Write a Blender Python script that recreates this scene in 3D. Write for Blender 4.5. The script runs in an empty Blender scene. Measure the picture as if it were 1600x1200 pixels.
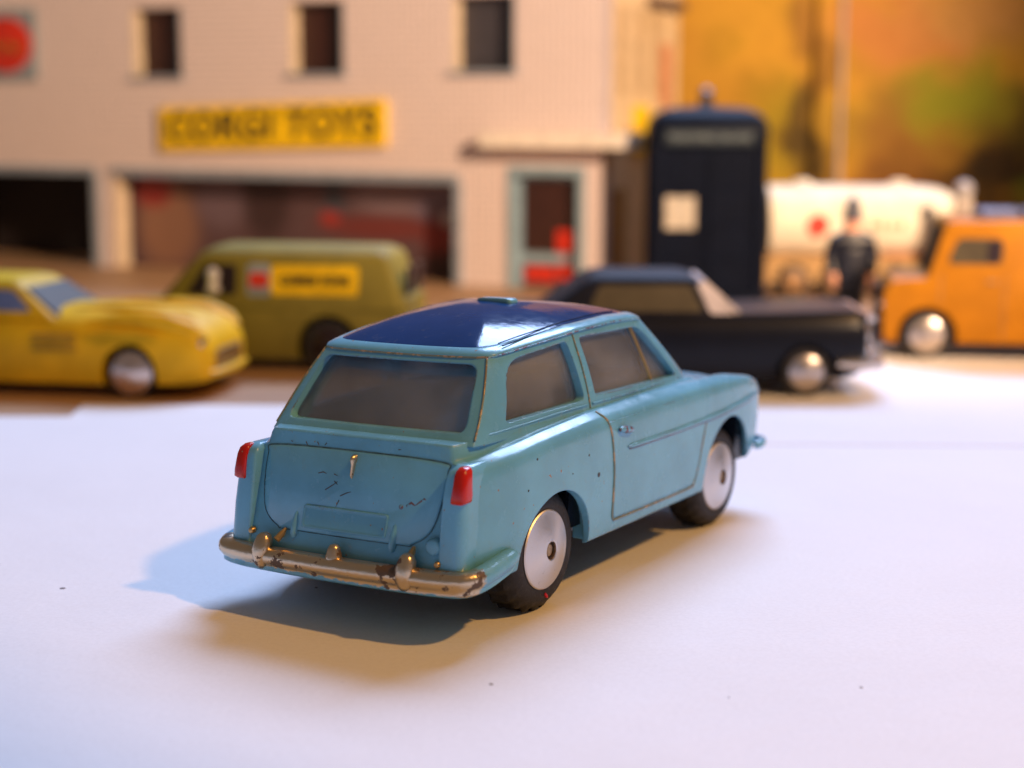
import bpy, bmesh, math, random
import numpy as np
from mathutils import Vector, Matrix
random.seed(7)
R = math.radians
MM = 0.001
SC = bpy.context.scene
COL = SC.collection

# ------------------------------------------------------------------ camera
CAMX, CAMY, CAMZ = -2.34, -223.11, 58.88
cam_d = bpy.data.cameras.new('camera')
cam_d.sensor_width = 36.0
cam_d.lens = 58.5
cam_d.clip_start = 0.005
cam_d.clip_end = 20.0
cam = bpy.data.objects.new('camera', cam_d)
COL.objects.link(cam)
cam.matrix_world = (Matrix.Translation((CAMX*MM, CAMY*MM, CAMZ*MM)) @ Matrix.Rotation(R(90-9.2), 4, 'X') @ Matrix.Rotation(R(0.21), 4, 'Z'))
cam_d.dof.use_dof = True
cam_d.dof.focus_distance = 0.196
cam_d.dof.aperture_fstop = 18.5
cam_d.dof.aperture_blades = 0
SC.camera = cam

# ------------------------------------------------------------------ light: one warm lamp per side of the set, one cool window, dim room
SC.view_settings.view_transform = 'Standard'
SC.view_settings.look = 'None'
SC.view_settings.exposure = 0.04
SC.view_settings.gamma = 1.0
world = bpy.data.worlds.new('World')
SC.world = world
world.use_nodes = True
bg = world.node_tree.nodes['Background']
bg.inputs[0].default_value = (0.54, 0.42, 0.35, 1)
bg.inputs[1].default_value = 0.25

def aim(o, target):
    d = Vector(target) - o.location
    o.rotation_euler = d.to_track_quat('-Z', 'Y').to_euler()

def spot(name, loc, target, power, col, angle, blend, radius):
    l = bpy.data.lights.new(name, 'SPOT')
    l.energy = power; l.color = col; l.spot_size = R(angle); l.spot_blend = blend; l.shadow_soft_size = radius
    o = bpy.data.objects.new(name, l); COL.objects.link(o)
    o.location = [c*MM for c in loc]; aim(o, [c*MM for c in target])
    return o

def area(name, loc, target, power, col, sx, sy):
    l = bpy.data.lights.new(name, 'AREA')
    l.energy = power; l.color = col; l.shape = 'RECTANGLE'; l.size = sx; l.size_y = sy
    o = bpy.data.objects.new(name, l); COL.objects.link(o)
    o.location = [c*MM for c in loc]; aim(o, [c*MM for c in target])
    return o

spot('desk_lamp', (334, -193, 460), (122, 30, 0), 7.0, (1.0, 0.50, 0.13), 37.7, 0.04, 0.016)
spot('background_lamp', (320, -210, 280), (-15, 395, 72), 31.0, (1.0, 0.70, 0.46), 38, 0.6, 0.03)
area('window_light', (260, 830, 900), (0, 0, 0), 21.5, (0.45, 0.62, 1.0), 0.70, 0.42)

# ------------------------------------------------------------------ mesh helpers (all lengths in millimetres)
class MB:
    def __init__(s): s.v = []; s.f = []
    def add(s, V, F):
        n = len(s.v); s.v += [tuple(map(float, p)) for p in V]; s.f += [tuple(i+n for i in f) for f in F]; return s
    def box(s, x0, x1, y0, y1, z0, z1):
        V = [(x, y, z) for x in (x0, x1) for y in (y0, y1) for z in (z0, z1)]
        return s.add(V, [(0,1,3,2),(4,6,7,5),(0,4,5,1),(2,3,7,6),(0,2,6,4),(1,5,7,3)])
    def rings(s, rings, closed=True, caps=True, wrap=False):
        n = len(rings[0]); V = [p for r in rings for p in r]; F = []
        m = len(rings)
        for i in range(m if wrap else m-1):
            j2 = (i+1) % m
            for k in range(n if closed else n-1):
                k2 = (k+1) % n
                F.append((i*n+k, i*n+k2, j2*n+k2, j2*n+k))
        if caps and not wrap:
            F.append(tuple(range(n-1, -1, -1))); F.append(tuple((m-1)*n+k for k in range(n)))
        return s.add(V, F)
    def lathe(s, prof, n=32, axis='z', c=(0,0,0), mod=None):
        """prof: (radius, height) pairs turned about an axis."""
        rings = []
        for pi, (r, h) in enumerate(prof):
            ring = []
            for k in range(n):
                a = 2*math.pi*k/n; rr = r + (mod(pi, k) if mod else 0)
                p, q = rr*math.cos(a), rr*math.sin(a)
                if axis == 'z': ring.append((c[0]+p, c[1]+q, c[2]+h))
                elif axis == 'y': ring.append((c[0]+p, c[1]+h, c[2]+q))
                else: ring.append((c[0]+h, c[1]+p, c[2]+q))
            rings.append(ring)
        return s.rings(rings)
    def tube(s, pts, r, n=8, closed=False):
        P = [Vector(p) for p in pts]; rings = []
        for i, p in enumerate(P):
            a = P[(i-1) % len(P)] if (closed or i > 0) else P[i]
            b = P[(i+1) % len(P)] if (closed or i < len(P)-1) else P[i]
            t = (b-a).normalized(); u = t.cross(Vector((0.3, 0.2, 1)))
            if u.length < 1e-4: u = t.cross(Vector((1, 0, 0)))
            u.normalize(); w = t.cross(u)
            rr = r[i] if isinstance(r, (list, tuple)) else r
            rings.append([tuple(p + rr*(math.cos(2*math.pi*k/n)*u + math.sin(2*math.pi*k/n)*w)) for k in range(n)])
        return s.rings(rings, wrap=closed)
    def prism(s, poly, axis, a0, a1):
        """extrude a 2D polygon along an axis; poly coords are the two other axes in order."""
        def P(p, h):
            return (h, p[0], p[1]) if axis == 'x' else (p[0], h, p[1]) if axis == 'y' else (p[0], p[1], h)
        return s.rings([[P(p, a0) for p in poly], [P(p, a1) for p in poly]])
    def mesh(s, name, angle=32, smooth=True):
        me = bpy.data.meshes.new(name)
        me.from_pydata([(x*MM, y*MM, z*MM) for x, y, z in s.v], [], s.f)
        bm = bmesh.new(); bm.from_mesh(me)
        bmesh.ops.recalc_face_normals(bm, faces=bm.faces); bm.to_mesh(me); bm.free()
        if smooth:
            me.polygons.foreach_set('use_smooth', [True]*len(me.polygons))
            me.set_sharp_from_angle(angle=R(angle))
        me.update(); return me
    def build(s, name, mat, parent=None, angle=32, smooth=True):
        o = bpy.data.objects.new(name, s.mesh(name, angle, smooth))
        COL.objects.link(o)
        if mat: o.data.materials.append(mat)
        if parent: o.parent = parent
        return o

def thing(name, label, cat, loc=(0,0,0), rz=0, group=None):
    o = bpy.data.objects.new(name, None); COL.objects.link(o)
    o.empty_display_size = 0.01
    o.location = [c*MM for c in loc]; o.rotation_euler = (0, 0, rz)
    return tag(o, label, cat, group)
def tag(o, label=None, cat=None, group=None, kind=None):
    if label: o['label'] = label
    if cat: o['category'] = cat
    if group: o['group'] = group
    if kind: o['kind'] = kind
    return o
def place(o, loc, rz=0):
    o.location = [c*MM for c in loc]; o.rotation_euler = (0, 0, rz); return o

def lerp(a, b, t): return a + (b-a)*t
def interp(x, xs, ys): return float(np.interp(x, xs, ys))
def smooth_curve(pts, n, closed=False):
    """Catmull-Rom through pts, n samples a span."""
    P = [np.array(p, float) for p in pts]; m = len(P); out = []
    for i in range(m if closed else m-1):
        g = (lambda k: P[k % m]) if closed else (lambda k: P[min(max(k, 0), m-1)])
        p0, p1, p2, p3 = g(i-1), g(i), g(i+1), g(i+2)
        for k in range(n):
            t = k/n
            out.append(0.5*((2*p1)+(-p0+p2)*t+(2*p0-5*p1+4*p2-p3)*t*t+(-p0+3*p1-3*p2+p3)*t**3))
    if not closed: out.append(P[-1])
    return out
def round_poly(poly, r, n=5):
    """round the corners of a 2D polygon; r one radius or one for each corner."""
    m = len(poly); out = []
    for i in range(m):
        p = np.array(poly[i], float); a = np.array(poly[i-1], float)-p; b = np.array(poly[(i+1) % m], float)-p
        la, lb = np.linalg.norm(a), np.linalg.norm(b); rr = r[i] if isinstance(r, (list, tuple)) else r
        d = min(rr, la*.45, lb*.45); A = p+a/la*d; B = p+b/lb*d
        for k in range(n+1):
            t = k/n; out.append(tuple((1-t)**2*A+2*t*(1-t)*p+t*t*B))
    return out

def boolean(o, cutters, op='DIFFERENCE'):
    for c in cutters:
        m = o.modifiers.new('cut', 'BOOLEAN'); m.operation = op; m.solver = 'EXACT'; m.object = c
    dg = bpy.context.evaluated_depsgraph_get()
    me = bpy.data.meshes.new_from_object(o.evaluated_get(dg))
    o.modifiers.clear(); old = o.data; o.data = me
    for c in cutters: bpy.data.objects.remove(c, do_unlink=True)
    return o
def resharp(o, angle=32):
    me = o.data
    if 'sharp_edge' in me.attributes: me.attributes.remove(me.attributes['sharp_edge'])
    me.polygons.foreach_set('use_smooth', [True]*len(me.polygons)); me.set_sharp_from_angle(angle=R(angle)); me.update()

# ------------------------------------------------------------------ materials
def mat_base(name):
    m = bpy.data.materials.new(name); m.use_nodes = True
    nt = m.node_tree; b = nt.nodes['Principled BSDF']
    return m, nt, b
def N(nt, t, **kw):
    n = nt.nodes.new(t)
    for k, v in kw.items():
        if k in ('op',): n.operation = v
        elif hasattr(n, k): setattr(n, k, v)
        else: n.inputs[k].default_value = v
    return n
def coords(nt, scale=1000.0):
    tc = nt.nodes.new('ShaderNodeTexCoord'); mp = nt.nodes.new('ShaderNodeMapping')
    mp.inputs['Scale'].default_value = (scale,)*3
    nt.links.new(tc.outputs['Object'], mp.inputs['Vector']); return mp.outputs['Vector']
def noise(nt, vec, scale, detail=3, rough=.6):
    n = nt.nodes.new('ShaderNodeTexNoise'); n.inputs['Scale'].default_value = scale; n.inputs['Detail'].default_value = detail
    n.inputs['Roughness'].default_value = rough; nt.links.new(vec, n.inputs['Vector']); return n.outputs['Fac']
def mapr(nt, val, a, b, c=0., d=1.):
    n = nt.nodes.new('ShaderNodeMapRange'); n.inputs[1].default_value = a; n.inputs[2].default_value = b
    n.inputs[3].default_value = c; n.inputs[4].default_value = d
    n.interpolation_type = 'SMOOTHSTEP'; nt.links.new(val, n.inputs[0]); return n.outputs[0]
def math_(nt, op, a, b=None):
    n = nt.nodes.new('ShaderNodeMath'); n.operation = op
    for i, x in enumerate((a, b)):
        if x is None: continue
        if isinstance(x, (int, float)): n.inputs[i].default_value = x
        else: nt.links.new(x, n.inputs[i])
    return n.outputs[0]
def mixc(nt, fac, a, b):
    n = nt.nodes.new('ShaderNodeMix'); n.data_type = 'RGBA'
    for s, x in ((0, fac), (6, a), (7, b)):
        if isinstance(x, (int, float)): n.inputs[s].default_value = x
        elif isinstance(x, tuple): n.inputs[s].default_value = (*x, 1) if len(x) == 3 else x
        else: nt.links.new(x, n.inputs[s])
    return n.outputs[2]
def bump(nt, b, h, strength=.2, dist=.0002):
    n = nt.nodes.new('ShaderNodeBump'); n.inputs['Strength'].default_value = strength; n.inputs['Distance'].default_value = dist
    nt.links.new(h, n.inputs['Height']); nt.links.new(n.outputs[0], b.inputs['Normal']); return n

def plain(name, col, rough=.45, metal=0., var=.12, scale=.25, bmp=.08, coat=0., spec=.5):
    m, nt, b = mat_base(name)
    v = coords(nt); n = noise(nt, v, scale, 4)
    c2 = tuple(max(0, c*(1-var)) for c in col); c1 = tuple(min(1, c*(1+var)) for c in col)
    nt.links.new(mixc(nt, mapr(nt, n, .35, .65), c2, c1), b.inputs['Base Color'])
    b.inputs['Roughness'].default_value = rough; b.inputs['Metallic'].default_value = metal
    b.inputs['Specular IOR Level'].default_value = spec; b.inputs['Coat Weight'].default_value = coat; b.inputs['Coat Roughness'].default_value = .08
    if bmp: bump(nt, b, noise(nt, v, scale*6, 3), bmp, .0001)
    return m

def car_paint(name, col, rough=.22, coat=.12, spec=.42, wear=.6, edge_col=(.30, .17, .08), chip=.72, radius=.00035, thr=.05, bmp=.09):
    """die-cast enamel: rounded edges, metal showing on worn edges, small chips and grime."""
    m, nt, b = mat_base(name)
    v = coords(nt)
    bev = nt.nodes.new('ShaderNodeBevel'); bev.samples = 6; bev.inputs['Radius'].default_value = radius
    geo = nt.nodes.new('ShaderNodeNewGeometry')
    dot = nt.nodes.new('ShaderNodeVectorMath'); dot.operation = 'DOT_PRODUCT'
    nt.links.new(bev.outputs[0], dot.inputs[0]); nt.links.new(geo.outputs['Normal'], dot.inputs[1])
    edge = mapr(nt, math_(nt, 'SUBTRACT', 1.0, dot.outputs['Value']), thr*.4, thr*1.6)
    big = noise(nt, v, .16, 3, .6); fine = noise(nt, v, 2.2, 4, .7)
    patch = mapr(nt, math_(nt, 'ADD', math_(nt, 'MULTIPLY', big, .75), math_(nt, 'MULTIPLY', fine, .4)), .60, .68)
    worn = math_(nt, 'MULTIPLY', math_(nt, 'MULTIPLY', edge, patch), wear)
    chips = mapr(nt, noise(nt, v, 1.25, 2, .5), chip, chip+.03)
    mask = math_(nt, 'MAXIMUM', worn, chips)
    tone = mixc(nt, mapr(nt, noise(nt, v, .11, 4, .6), .3, .7), tuple(c*.90 for c in col), tuple(min(1, c*1.08) for c in col))
    grime = mapr(nt, noise(nt, v, .55, 5, .7), .56, .75, 0, .16)
    tone = mixc(nt, grime, tone, (.25, .27, .20))
    nt.links.new(mixc(nt, mask, tone, edge_col), b.inputs['Base Color'])
    nt.links.new(math_(nt, 'MULTIPLY', worn, .8), b.inputs['Metallic'])
    nt.links.new(mapr(nt, noise(nt, v, .5, 4), .3, .7, rough*.75, rough*1.3), b.inputs['Roughness'])
    bm_ = nt.nodes.new('ShaderNodeBump'); bm_.inputs['Strength'].default_value = bmp; bm_.inputs['Distance'].default_value = .0002
    nt.links.new(noise(nt, v, .9, 3), bm_.inputs['Height']); nt.links.new(bev.outputs[0], bm_.inputs['Normal'])
    nt.links.new(bm_.outputs[0], b.inputs['Normal'])
    b.inputs['Coat Weight'].default_value = coat; b.inputs['Coat Roughness'].default_value = .06; b.inputs['Specular IOR Level'].default_value = spec
    return m

LIGHT_BLUE = (.150, .445, .650)
M_body = car_paint('pale_blue_enamel', LIGHT_BLUE, chip=.735)
M_roof = car_paint('dark_blue_enamel', (.006, .044, .185), rough=.10, coat=0, spec=.24, wear=.25, chip=.78, bmp=.10)
M_seam = car_paint('worn_seam', (.20, .25, .20), wear=.9, chip=.55, edge_col=(.46, .33, .19), thr=.01)

def silver_worn(name, silver=(.62, .51, .36), mask_x=True):
    m, nt, b = mat_base(name); v = coords(nt)
    n1 = noise(nt, v, .30, 5, .66)
    bare = mapr(nt, n1, .565, .585)
    col = mixc(nt, bare, silver, (.13, .085, .06))
    metal = mapr(nt, bare, 0, 1, .9, .25)
    rough = mapr(nt, bare, 0, 1, .30, .6)
    if mask_x:
        sep = nt.nodes.new('ShaderNodeSeparateXYZ'); nt.links.new(v, sep.inputs[0])
        e1 = mapr(nt, math_(nt, 'ADD', sep.outputs['X'], math_(nt, 'MULTIPLY', noise(nt, v, .5, 4), 3.0)), -39.3, -38.9)
        e2 = mapr(nt, math_(nt, 'ADD', sep.outputs['Z'], math_(nt, 'MULTIPLY', noise(nt, v, .9, 4), 1.2)), 6.75, 6.6)
        e = math_(nt, 'MAXIMUM', e1, e2)
        col = mixc(nt, e, col, LIGHT_BLUE)
        metal = math_(nt, 'MULTIPLY', metal, math_(nt, 'SUBTRACT', 1.0, e))
    nt.links.new(col, b.inputs['Base Color']); nt.links.new(metal, b.inputs['Metallic']); nt.links.new(rough, b.inputs['Roughness'])
    bump(nt, b, noise(nt, v, .8, 4), .25, .0004)
    return m
M_bumper = silver_worn('worn_silver_bumper')
M_silver = silver_worn('worn_silver', mask_x=False)
M_red = car_paint('red_lamp_paint', (.55, .012, .006), rough=.18, wear=.8, chip=.70, edge_col=(.35, .22, .12), radius=.0003)
M_trimwear = car_paint('worn_trim', LIGHT_BLUE, wear=.9, chip=.53, edge_col=(.16, .09, .11), thr=.02)
M_tunder = plain('worn_purple_underside', (.15, .10, .13), .5, .2, .5, .6)
M_gold = plain('brassy_wear', (.55, .36, .15), .35, .8)
M_black = plain('gloss_black_baseplate', (.008, .012, .02), .22, 0, .2)
M_scratch = plain('bare_scratch', (.06, .055, .06), .6)
M_tseam = plain('dirty_seam', (.06, .13, .165), .6, 0, .5, .8)
M_redmark = plain('red_paint_spot', (.7, .01, .03), .4)

M_axle = plain('dull_brass_axle', (.30, .20, .11), .35, .9, .3, .8)
def rubber():
    m, nt, b = mat_base('grey_black_rubber'); v = coords(nt)
    d = mapr(nt, noise(nt, v, 1.3, 5, .75), .5, .75)
    nt.links.new(mixc(nt, d, (.012, .010, .010), (.055, .045, .042)), b.inputs['Base Color'])
    b.inputs['Roughness'].default_value = .62; bump(nt, b, noise(nt, v, 3.5, 3), .3, .0002)
    return m
M_rubber = rubber()
def spun():
    m, nt, b = mat_base('spun_aluminium'); v = coords(nt)
    b.inputs['Metallic'].default_value = 1.0; b.inputs['Anisotropic'].default_value = .7
    tg = nt.nodes.new('ShaderNodeTangent'); tg.direction_type = 'RADIAL'; tg.axis = 'Y'
    nt.links.new(tg.outputs[0], b.inputs['Tangent'])
    d = mapr(nt, noise(nt, v, 1.6, 4, .6), .62, .74, 0, .6)
    nt.links.new(mixc(nt, d, (.72, .68, .66), (.5, .46, .44)), b.inputs['Base Color'])
    nt.links.new(mapr(nt, d, 0, 1, .36, .5), b.inputs['Roughness'])
    bump(nt, b, noise(nt, v, 2.5, 3), .08, .0002)
    return m
M_hub = spun()

def clear_glass():
    """old clear plastic glazing: see-through, scuffed and dusty, with room reflections painted in as pale haze."""
    m = bpy.data.materials.new('scuffed_clear_plastic'); m.use_nodes = True
    nt = m.node_tree; nt.nodes.clear(); v = coords(nt)
    out = nt.nodes.new('ShaderNodeOutputMaterial')
    tr = nt.nodes.new('ShaderNodeBsdfTransparent'); tr.inputs[0].default_value = (.97, .96, .95, 1)
    gl = nt.nodes.new('ShaderNodeBsdfGlossy'); gl.inputs['Roughness'].default_value = .05
    df = nt.nodes.new('ShaderNodeBsdfDiffuse'); df.inputs[0].default_value = (.72, .76, .84, 1)
    fr = nt.nodes.new('ShaderNodeFresnel'); fr.inputs[0].default_value = 1.5
    m1 = nt.nodes.new('ShaderNodeMixShader'); nt.links.new(math_(nt, 'MULTIPLY', fr.outputs[0], .8), m1.inputs[0])
    nt.links.new(tr.outputs[0], m1.inputs[1]); nt.links.new(gl.outputs[0], m1.inputs[2])
    mp = nt.nodes.new('ShaderNodeMapping'); mp.inputs['Scale'].default_value = (1.2, 1.2, .35); mp.inputs['Rotation'].default_value = (.5, .3, .4)
    nt.links.new(v, mp.inputs[0])
    scr = mapr(nt, noise(nt, mp.outputs[0], 2.5, 4, .7), .60, .72, 0, .22)
    dust = mapr(nt, noise(nt, v, .085, 5, .55), .36, .68, .035, .13)  # dust, plus pale haze painted in for room reflections on the panes
    m2 = nt.nodes.new('ShaderNodeMixShader'); nt.links.new(math_(nt, 'ADD', scr, dust), m2.inputs[0])
    nt.links.new(m1.outputs[0], m2.inputs[1]); nt.links.new(df.outputs[0], m2.inputs[2])
    nt.links.new(m2.outputs[0], out.inputs[0])
    return m
M_glass = clear_glass()

def paper_mat(name, col=(.86, .85, .86)):
    m, nt, b = mat_base(name); v = coords(nt)
    fib = noise(nt, v, 1.6, 6, .75); cloud = noise(nt, v, .03, 3)
    c = mixc(nt, mapr(nt, cloud, .3, .7), tuple(x*.975 for x in col), col)
    sp = mapr(nt, noise(nt, v, .42, 3, .55), .735, .76, 0, .35)
    c = mixc(nt, sp, c, (.45, .42, .45))
    dk = mixc(nt, .06, c, (0, 0, 0)); c = mixc(nt, mapr(nt, fib, .35, .65), dk, c)
    nt.links.new(c, b.inputs['Base Color']); b.inputs['Roughness'].default_value = .75; b.inputs['Specular IOR Level'].default_value = .25
    bump(nt, b, math_(nt, 'ADD', math_(nt, 'MULTIPLY', fib, .5), math_(nt, 'MULTIPLY', noise(nt, v, .06, 3), 6.0)), .26, .0002)
    return m

# ------------------------------------------------------------------ setting: table, paper, backdrop
def wood():
    m, nt, b = mat_base('brown_wood_table'); v = coords(nt)
    mp = nt.nodes.new('ShaderNodeMapping'); mp.inputs['Scale'].default_value = (.012, .16, .16); nt.links.new(v, mp.inputs[0])
    g = noise(nt, mp.outputs[0], 1.0, 6, .6)
    nt.links.new(mixc(nt, mapr(nt, g, .3, .7), (.36, .20, .10), (.50, .31, .17)), b.inputs['Base Color'])
    b.inputs['Roughness'].default_value = .5
    return m
tb = MB().box(-900, 900, -420, 760, -25, -.125)
t = tag(tb.build('table_top', wood(), smooth=False), 'brown wooden table top under the paper and toys', 'table top', kind='structure')

def sheet(name, poly, z, mat, label):
    o = MB().prism(poly, 'z', z, z+.12).build(name, mat, smooth=False)
    return tag(o, label, 'paper')
Mp = paper_mat('white_paper')
sheet('paper_sheet', [(-330, -300), (200, -300), (200, 60), (10, 111.5), (-90, 112.5), (-89.2, 98.6), (-330, 98.0)], -.12, Mp, 'large white paper sheet under the pale blue estate car')
Mp2 = paper_mat('white_paper_second', (.85, .83, .84))
sheet('paper_sheet', [(1, 73.5), (240, 69), (247, 188), (6, 193)], .004, Mp2, 'white paper sheet lying under the black saloon')

def backdrop_mat():
    m, nt, b = mat_base('autumn_picture_print'); v = coords(nt)
    dis = nt.nodes.new('ShaderNodeTexNoise'); dis.inputs['Scale'].default_value = .05; dis.inputs['Detail'].default_value = 4
    nt.links.new(v, dis.inputs['Vector'])
    off = nt.nodes.new('ShaderNodeVectorMath'); off.operation = 'MULTIPLY_ADD'
    nt.links.new(dis.outputs['Color'], off.inputs[0]); off.inputs[1].default_value = (44, 44, 44); off.inputs[2].default_value = (-22, -22, -22)
    ad = nt.nodes.new('ShaderNodeVectorMath'); ad.operation = 'ADD'; nt.links.new(v, ad.inputs[0]); nt.links.new(off.outputs[0], ad.inputs[1])
    col = (.54, .28, .022)
    col = mixc(nt, mapr(nt, noise(nt, v, .045, 3, .6), .5, .68, 0, .6), col, (.36, .22, .006))
    for (x, z, rx, rz, c, k) in BLOBS:
        mp = nt.nodes.new('ShaderNodeMapping'); mp.vector_type = 'POINT'
        mp.inputs['Location'].default_value = (-x/rx, 0, -z/rz); mp.inputs['Scale'].default_value = (1/rx, 0, 1/rz)
        nt.links.new(ad.outputs[0], mp.inputs[0])
        ln = nt.nodes.new('ShaderNodeVectorMath'); ln.operation = 'LENGTH'; nt.links.new(mp.outputs[0], ln.inputs[0])
        col = mixc(nt, mapr(nt, ln.outputs['Value'], 1.25, .25, 0, k), col, c)
    nt.links.new(mixc(nt, mapr(nt, noise(nt, v, .16, 5, .7), .45, .7, 0, .22), col, (.22, .10, .008)), b.inputs['Base Color'])
    b.inputs['Roughness'].default_value = .6; b.inputs['Specular IOR Level'].default_value = .15
    return m
# x, z of the print on the board; radii; colour; strength
BLOBS = [(150, 58, 44, 16, (.26, .19, .018), .65), (116, 84, 8, 50, (.22, .10, .015), .75), (150, 92, 32, 22, (.52, .20, .05), .9), (182, 100, 30, 20, (.52, .26, .07), .9),
         (92, 66, 18, 14, (.36, .19, .012), .8), (102, 46, 20, 30, (.30, .22, .008), .9), (115, 44, 11, 30, (.06, .035, .006), .95),
         (150, 50, 24, 24, (.28, .13, .02), .9), (176, 66, 26, 20, (.26, .26, .012), 1.0), (205, 48, 28, 22, (.08, .07, .008), .9),
         (160, 30, 30, 16, (.18, .07, .014), .9), (190, 34, 30, 18, (.04, .022, .006), 1.0), (206, 28, 14, 9, (.13, .16, .010), .9),
         (60, 60, 26, 90, (.42, .20, .02), .6)]
bd = MB().box(28, 420, 450, 454, -.5, 230).build('scenery_board', backdrop_mat(), smooth=False)
tag(bd, 'upright picture board with blurred orange autumn trees behind everything', 'backdrop')

# ------------------------------------------------------------------ the pale blue estate car (car frame: x forward from the rear bumper, y left, z up)
CX = 43.0
YAW = R(58.06)
car = thing('toy_estate_car', 'pale blue die cast toy estate car with dark blue roof on white paper', 'toy car', (0, 0, 0), YAW)
TSN = math.sin(R(1.2))   # the body sits a little askew on its axles
def SH(z): return float(np.interp(z, [7, 12, 20, 24, 31], [0, -.35, -.9, -.9, -.55]))
class CB(MB):
    tilt = True
    def build(s, name, mat, parent=None, angle=32, smooth=True):
        s.v = [(x-CX, y+SH(z), z-y*TSN) if s.tilt else (x-CX, y, z) for x, y, z in s.v]
        return MB.build(s, name, mat, parent or car, angle, smooth)

XS = [1.2, 3, 6, 10, 16, 25, 36, 50, 60, 66, 72, 76, 79, 81.5, 83.3, 84.4, 84.9]
def Wd(x): return interp(x, [1.2, 3, 6, 10, 16, 25, 40, 60, 70, 76, 80, 82.5, 84, 84.9], [16.2, 16.8, 17.45, 18.0, 18.35, 18.5, 18.5, 18.3, 18.0, 17.5, 16.9, 16.1, 15.2, 14.2])
def ZB(x): return interp(x, [1.2, 8, 12, 60, 70, 78, 82, 84.9], [5.6, 5.9, 6.1, 6.2, 6.6, 8.2, 8.8, 9.6])
def ZS(x): return interp(x, [1.2, 4, 10, 18, 28, 45, 58, 66, 73, 78, 81.5, 83.5, 84.4, 84.9], [20.1, 20.4, 21.0, 21.7, 22.3, 22.5, 22.3, 22.1, 21.7, 20.9, 19.7, 18.2, 16.8, 15.2])
def ZD(x): return interp(x, [1.2, 10, 25, 45, 60, 63, 70, 77, 81, 83.5, 84.4, 84.9], [22.0, 22.5, 23.0, 23.1, 22.9, 22.5, 21.6, 20.5, 19.2, 17.4, 16.0, 14.5])
def tilt(x, z): return .2*(z-8)*max(0, 1-(x-1.2)/16)
def section(x):
    W, zb, zs, zd = Wd(x), ZB(x), ZS(x), ZD(x); h = zs-zb
    val = interp(x, [56, 64, 70, 84.9], [0, .55, .8, .5])
    top = [(W-2.45, zs+.02), (W-2.75, lerp(zs, zd, .12)-val*.4), (W-3.0, lerp(zs, zd, .72)-val), (W-3.3, zd-val*1.0), (W-5.2, zd+.08-val*.9)]
    side = [(W-2.6, zb+.1), (W-1.0, zb+.02), (W-.42, zb+.25), (W-.2, zb+.9), (W-.05, zb+h*.2), (W, zb+h*.42), (W-.08, zb+h*.62), (W-.26, zb+h*.80), (W-.48, zb+h*.895), (W-.78, zb+h*.94), (W-1.5, zb+h*.975), (W-2.25, zs)]
    c = smooth_curve(side, 5)
    c = [tuple(p) for p in c]+top+[(W*.5, zd+.12-val*.3), (W*.25, zd+.15), (0, zd+.16)]
    return c
def surf_y(x, z):
    """half width of the body side at (x, z)."""
    c = [p for p in section(x) if p[0] > Wd(x)-2.2]
    zz = [p[1] for p in c]; yy = [p[0] for p in c]
    return float(np.interp(z, zz, yy))

def body_loft():
    xs = []
    for a, b in zip(XS[:-1], XS[1:]):
        n = max(1, int((b-a)/1.1)); xs += [lerp(a, b, k/n) for k in range(n)]
    xs.append(XS[-1]); rings = []
    # rounded rear edge
    def ring(x, inset=0, dx=0):
        c = section(x); h = [(y-inset if y > inset else 0, z) for y, z in c]
        zlo, zhi = ZB(x), ZD(x); h = [(y, min(max(z, zlo+inset*.6), zhi+.16-inset*.6)) for y, z in h]
        full = [(y, z) for y, z in h]+[(-y, z) for y, z in h[::-1][1:]]
        return [(x+dx+tilt(x, z), y, z) for y, z in full]
    rings.append(ring(1.2, .5, -.35)); rings.append(ring(1.2, .15, -.2))
    for x in xs: rings.append(ring(x))
    rings.append(ring(84.9, .5, .3)); rings.append(ring(84.9, 1.4, .5))
    b = CB(); b.rings(rings)
    return b.build('body', M_body)
body = body_loft()

def cutter(mb): return mb.build('cutter', None)
cut = []
for s in (-1, 1):
    for (ax, az, r) in ((19.3, 6.4, 7.95), (68.2, 8.0, 8.0)):
        prof = [(r, 0), (r, 9)]
        c = CB(); c.lathe([(r, s*16.6), (r, s*21)], 56, 'y', (ax, 0, az)); cut.append(cutter(c))
        c = CB(); c.lathe([(r+1.3, s*9), (r+1.3, s*17.35)], 40, 'y', (ax, 0, az)); cut.append(cutter(c))
inn = CB(); inn.prism(round_poly([(8, -14.3), (61.5, -14.3), (61.5, 14.3), (8, 14.3)], 1.5), 'z', 7.2, 30); cut.append(cutter(inn))
low = CB(); low.prism(round_poly([(6, -15.2), (79, -15.2), (79, 15.2), (6, 15.2)], 1.5), 'z', 4, 9.0); cut.append(cutter(low))
boolean(body, cut); resharp(body, 30)

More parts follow.
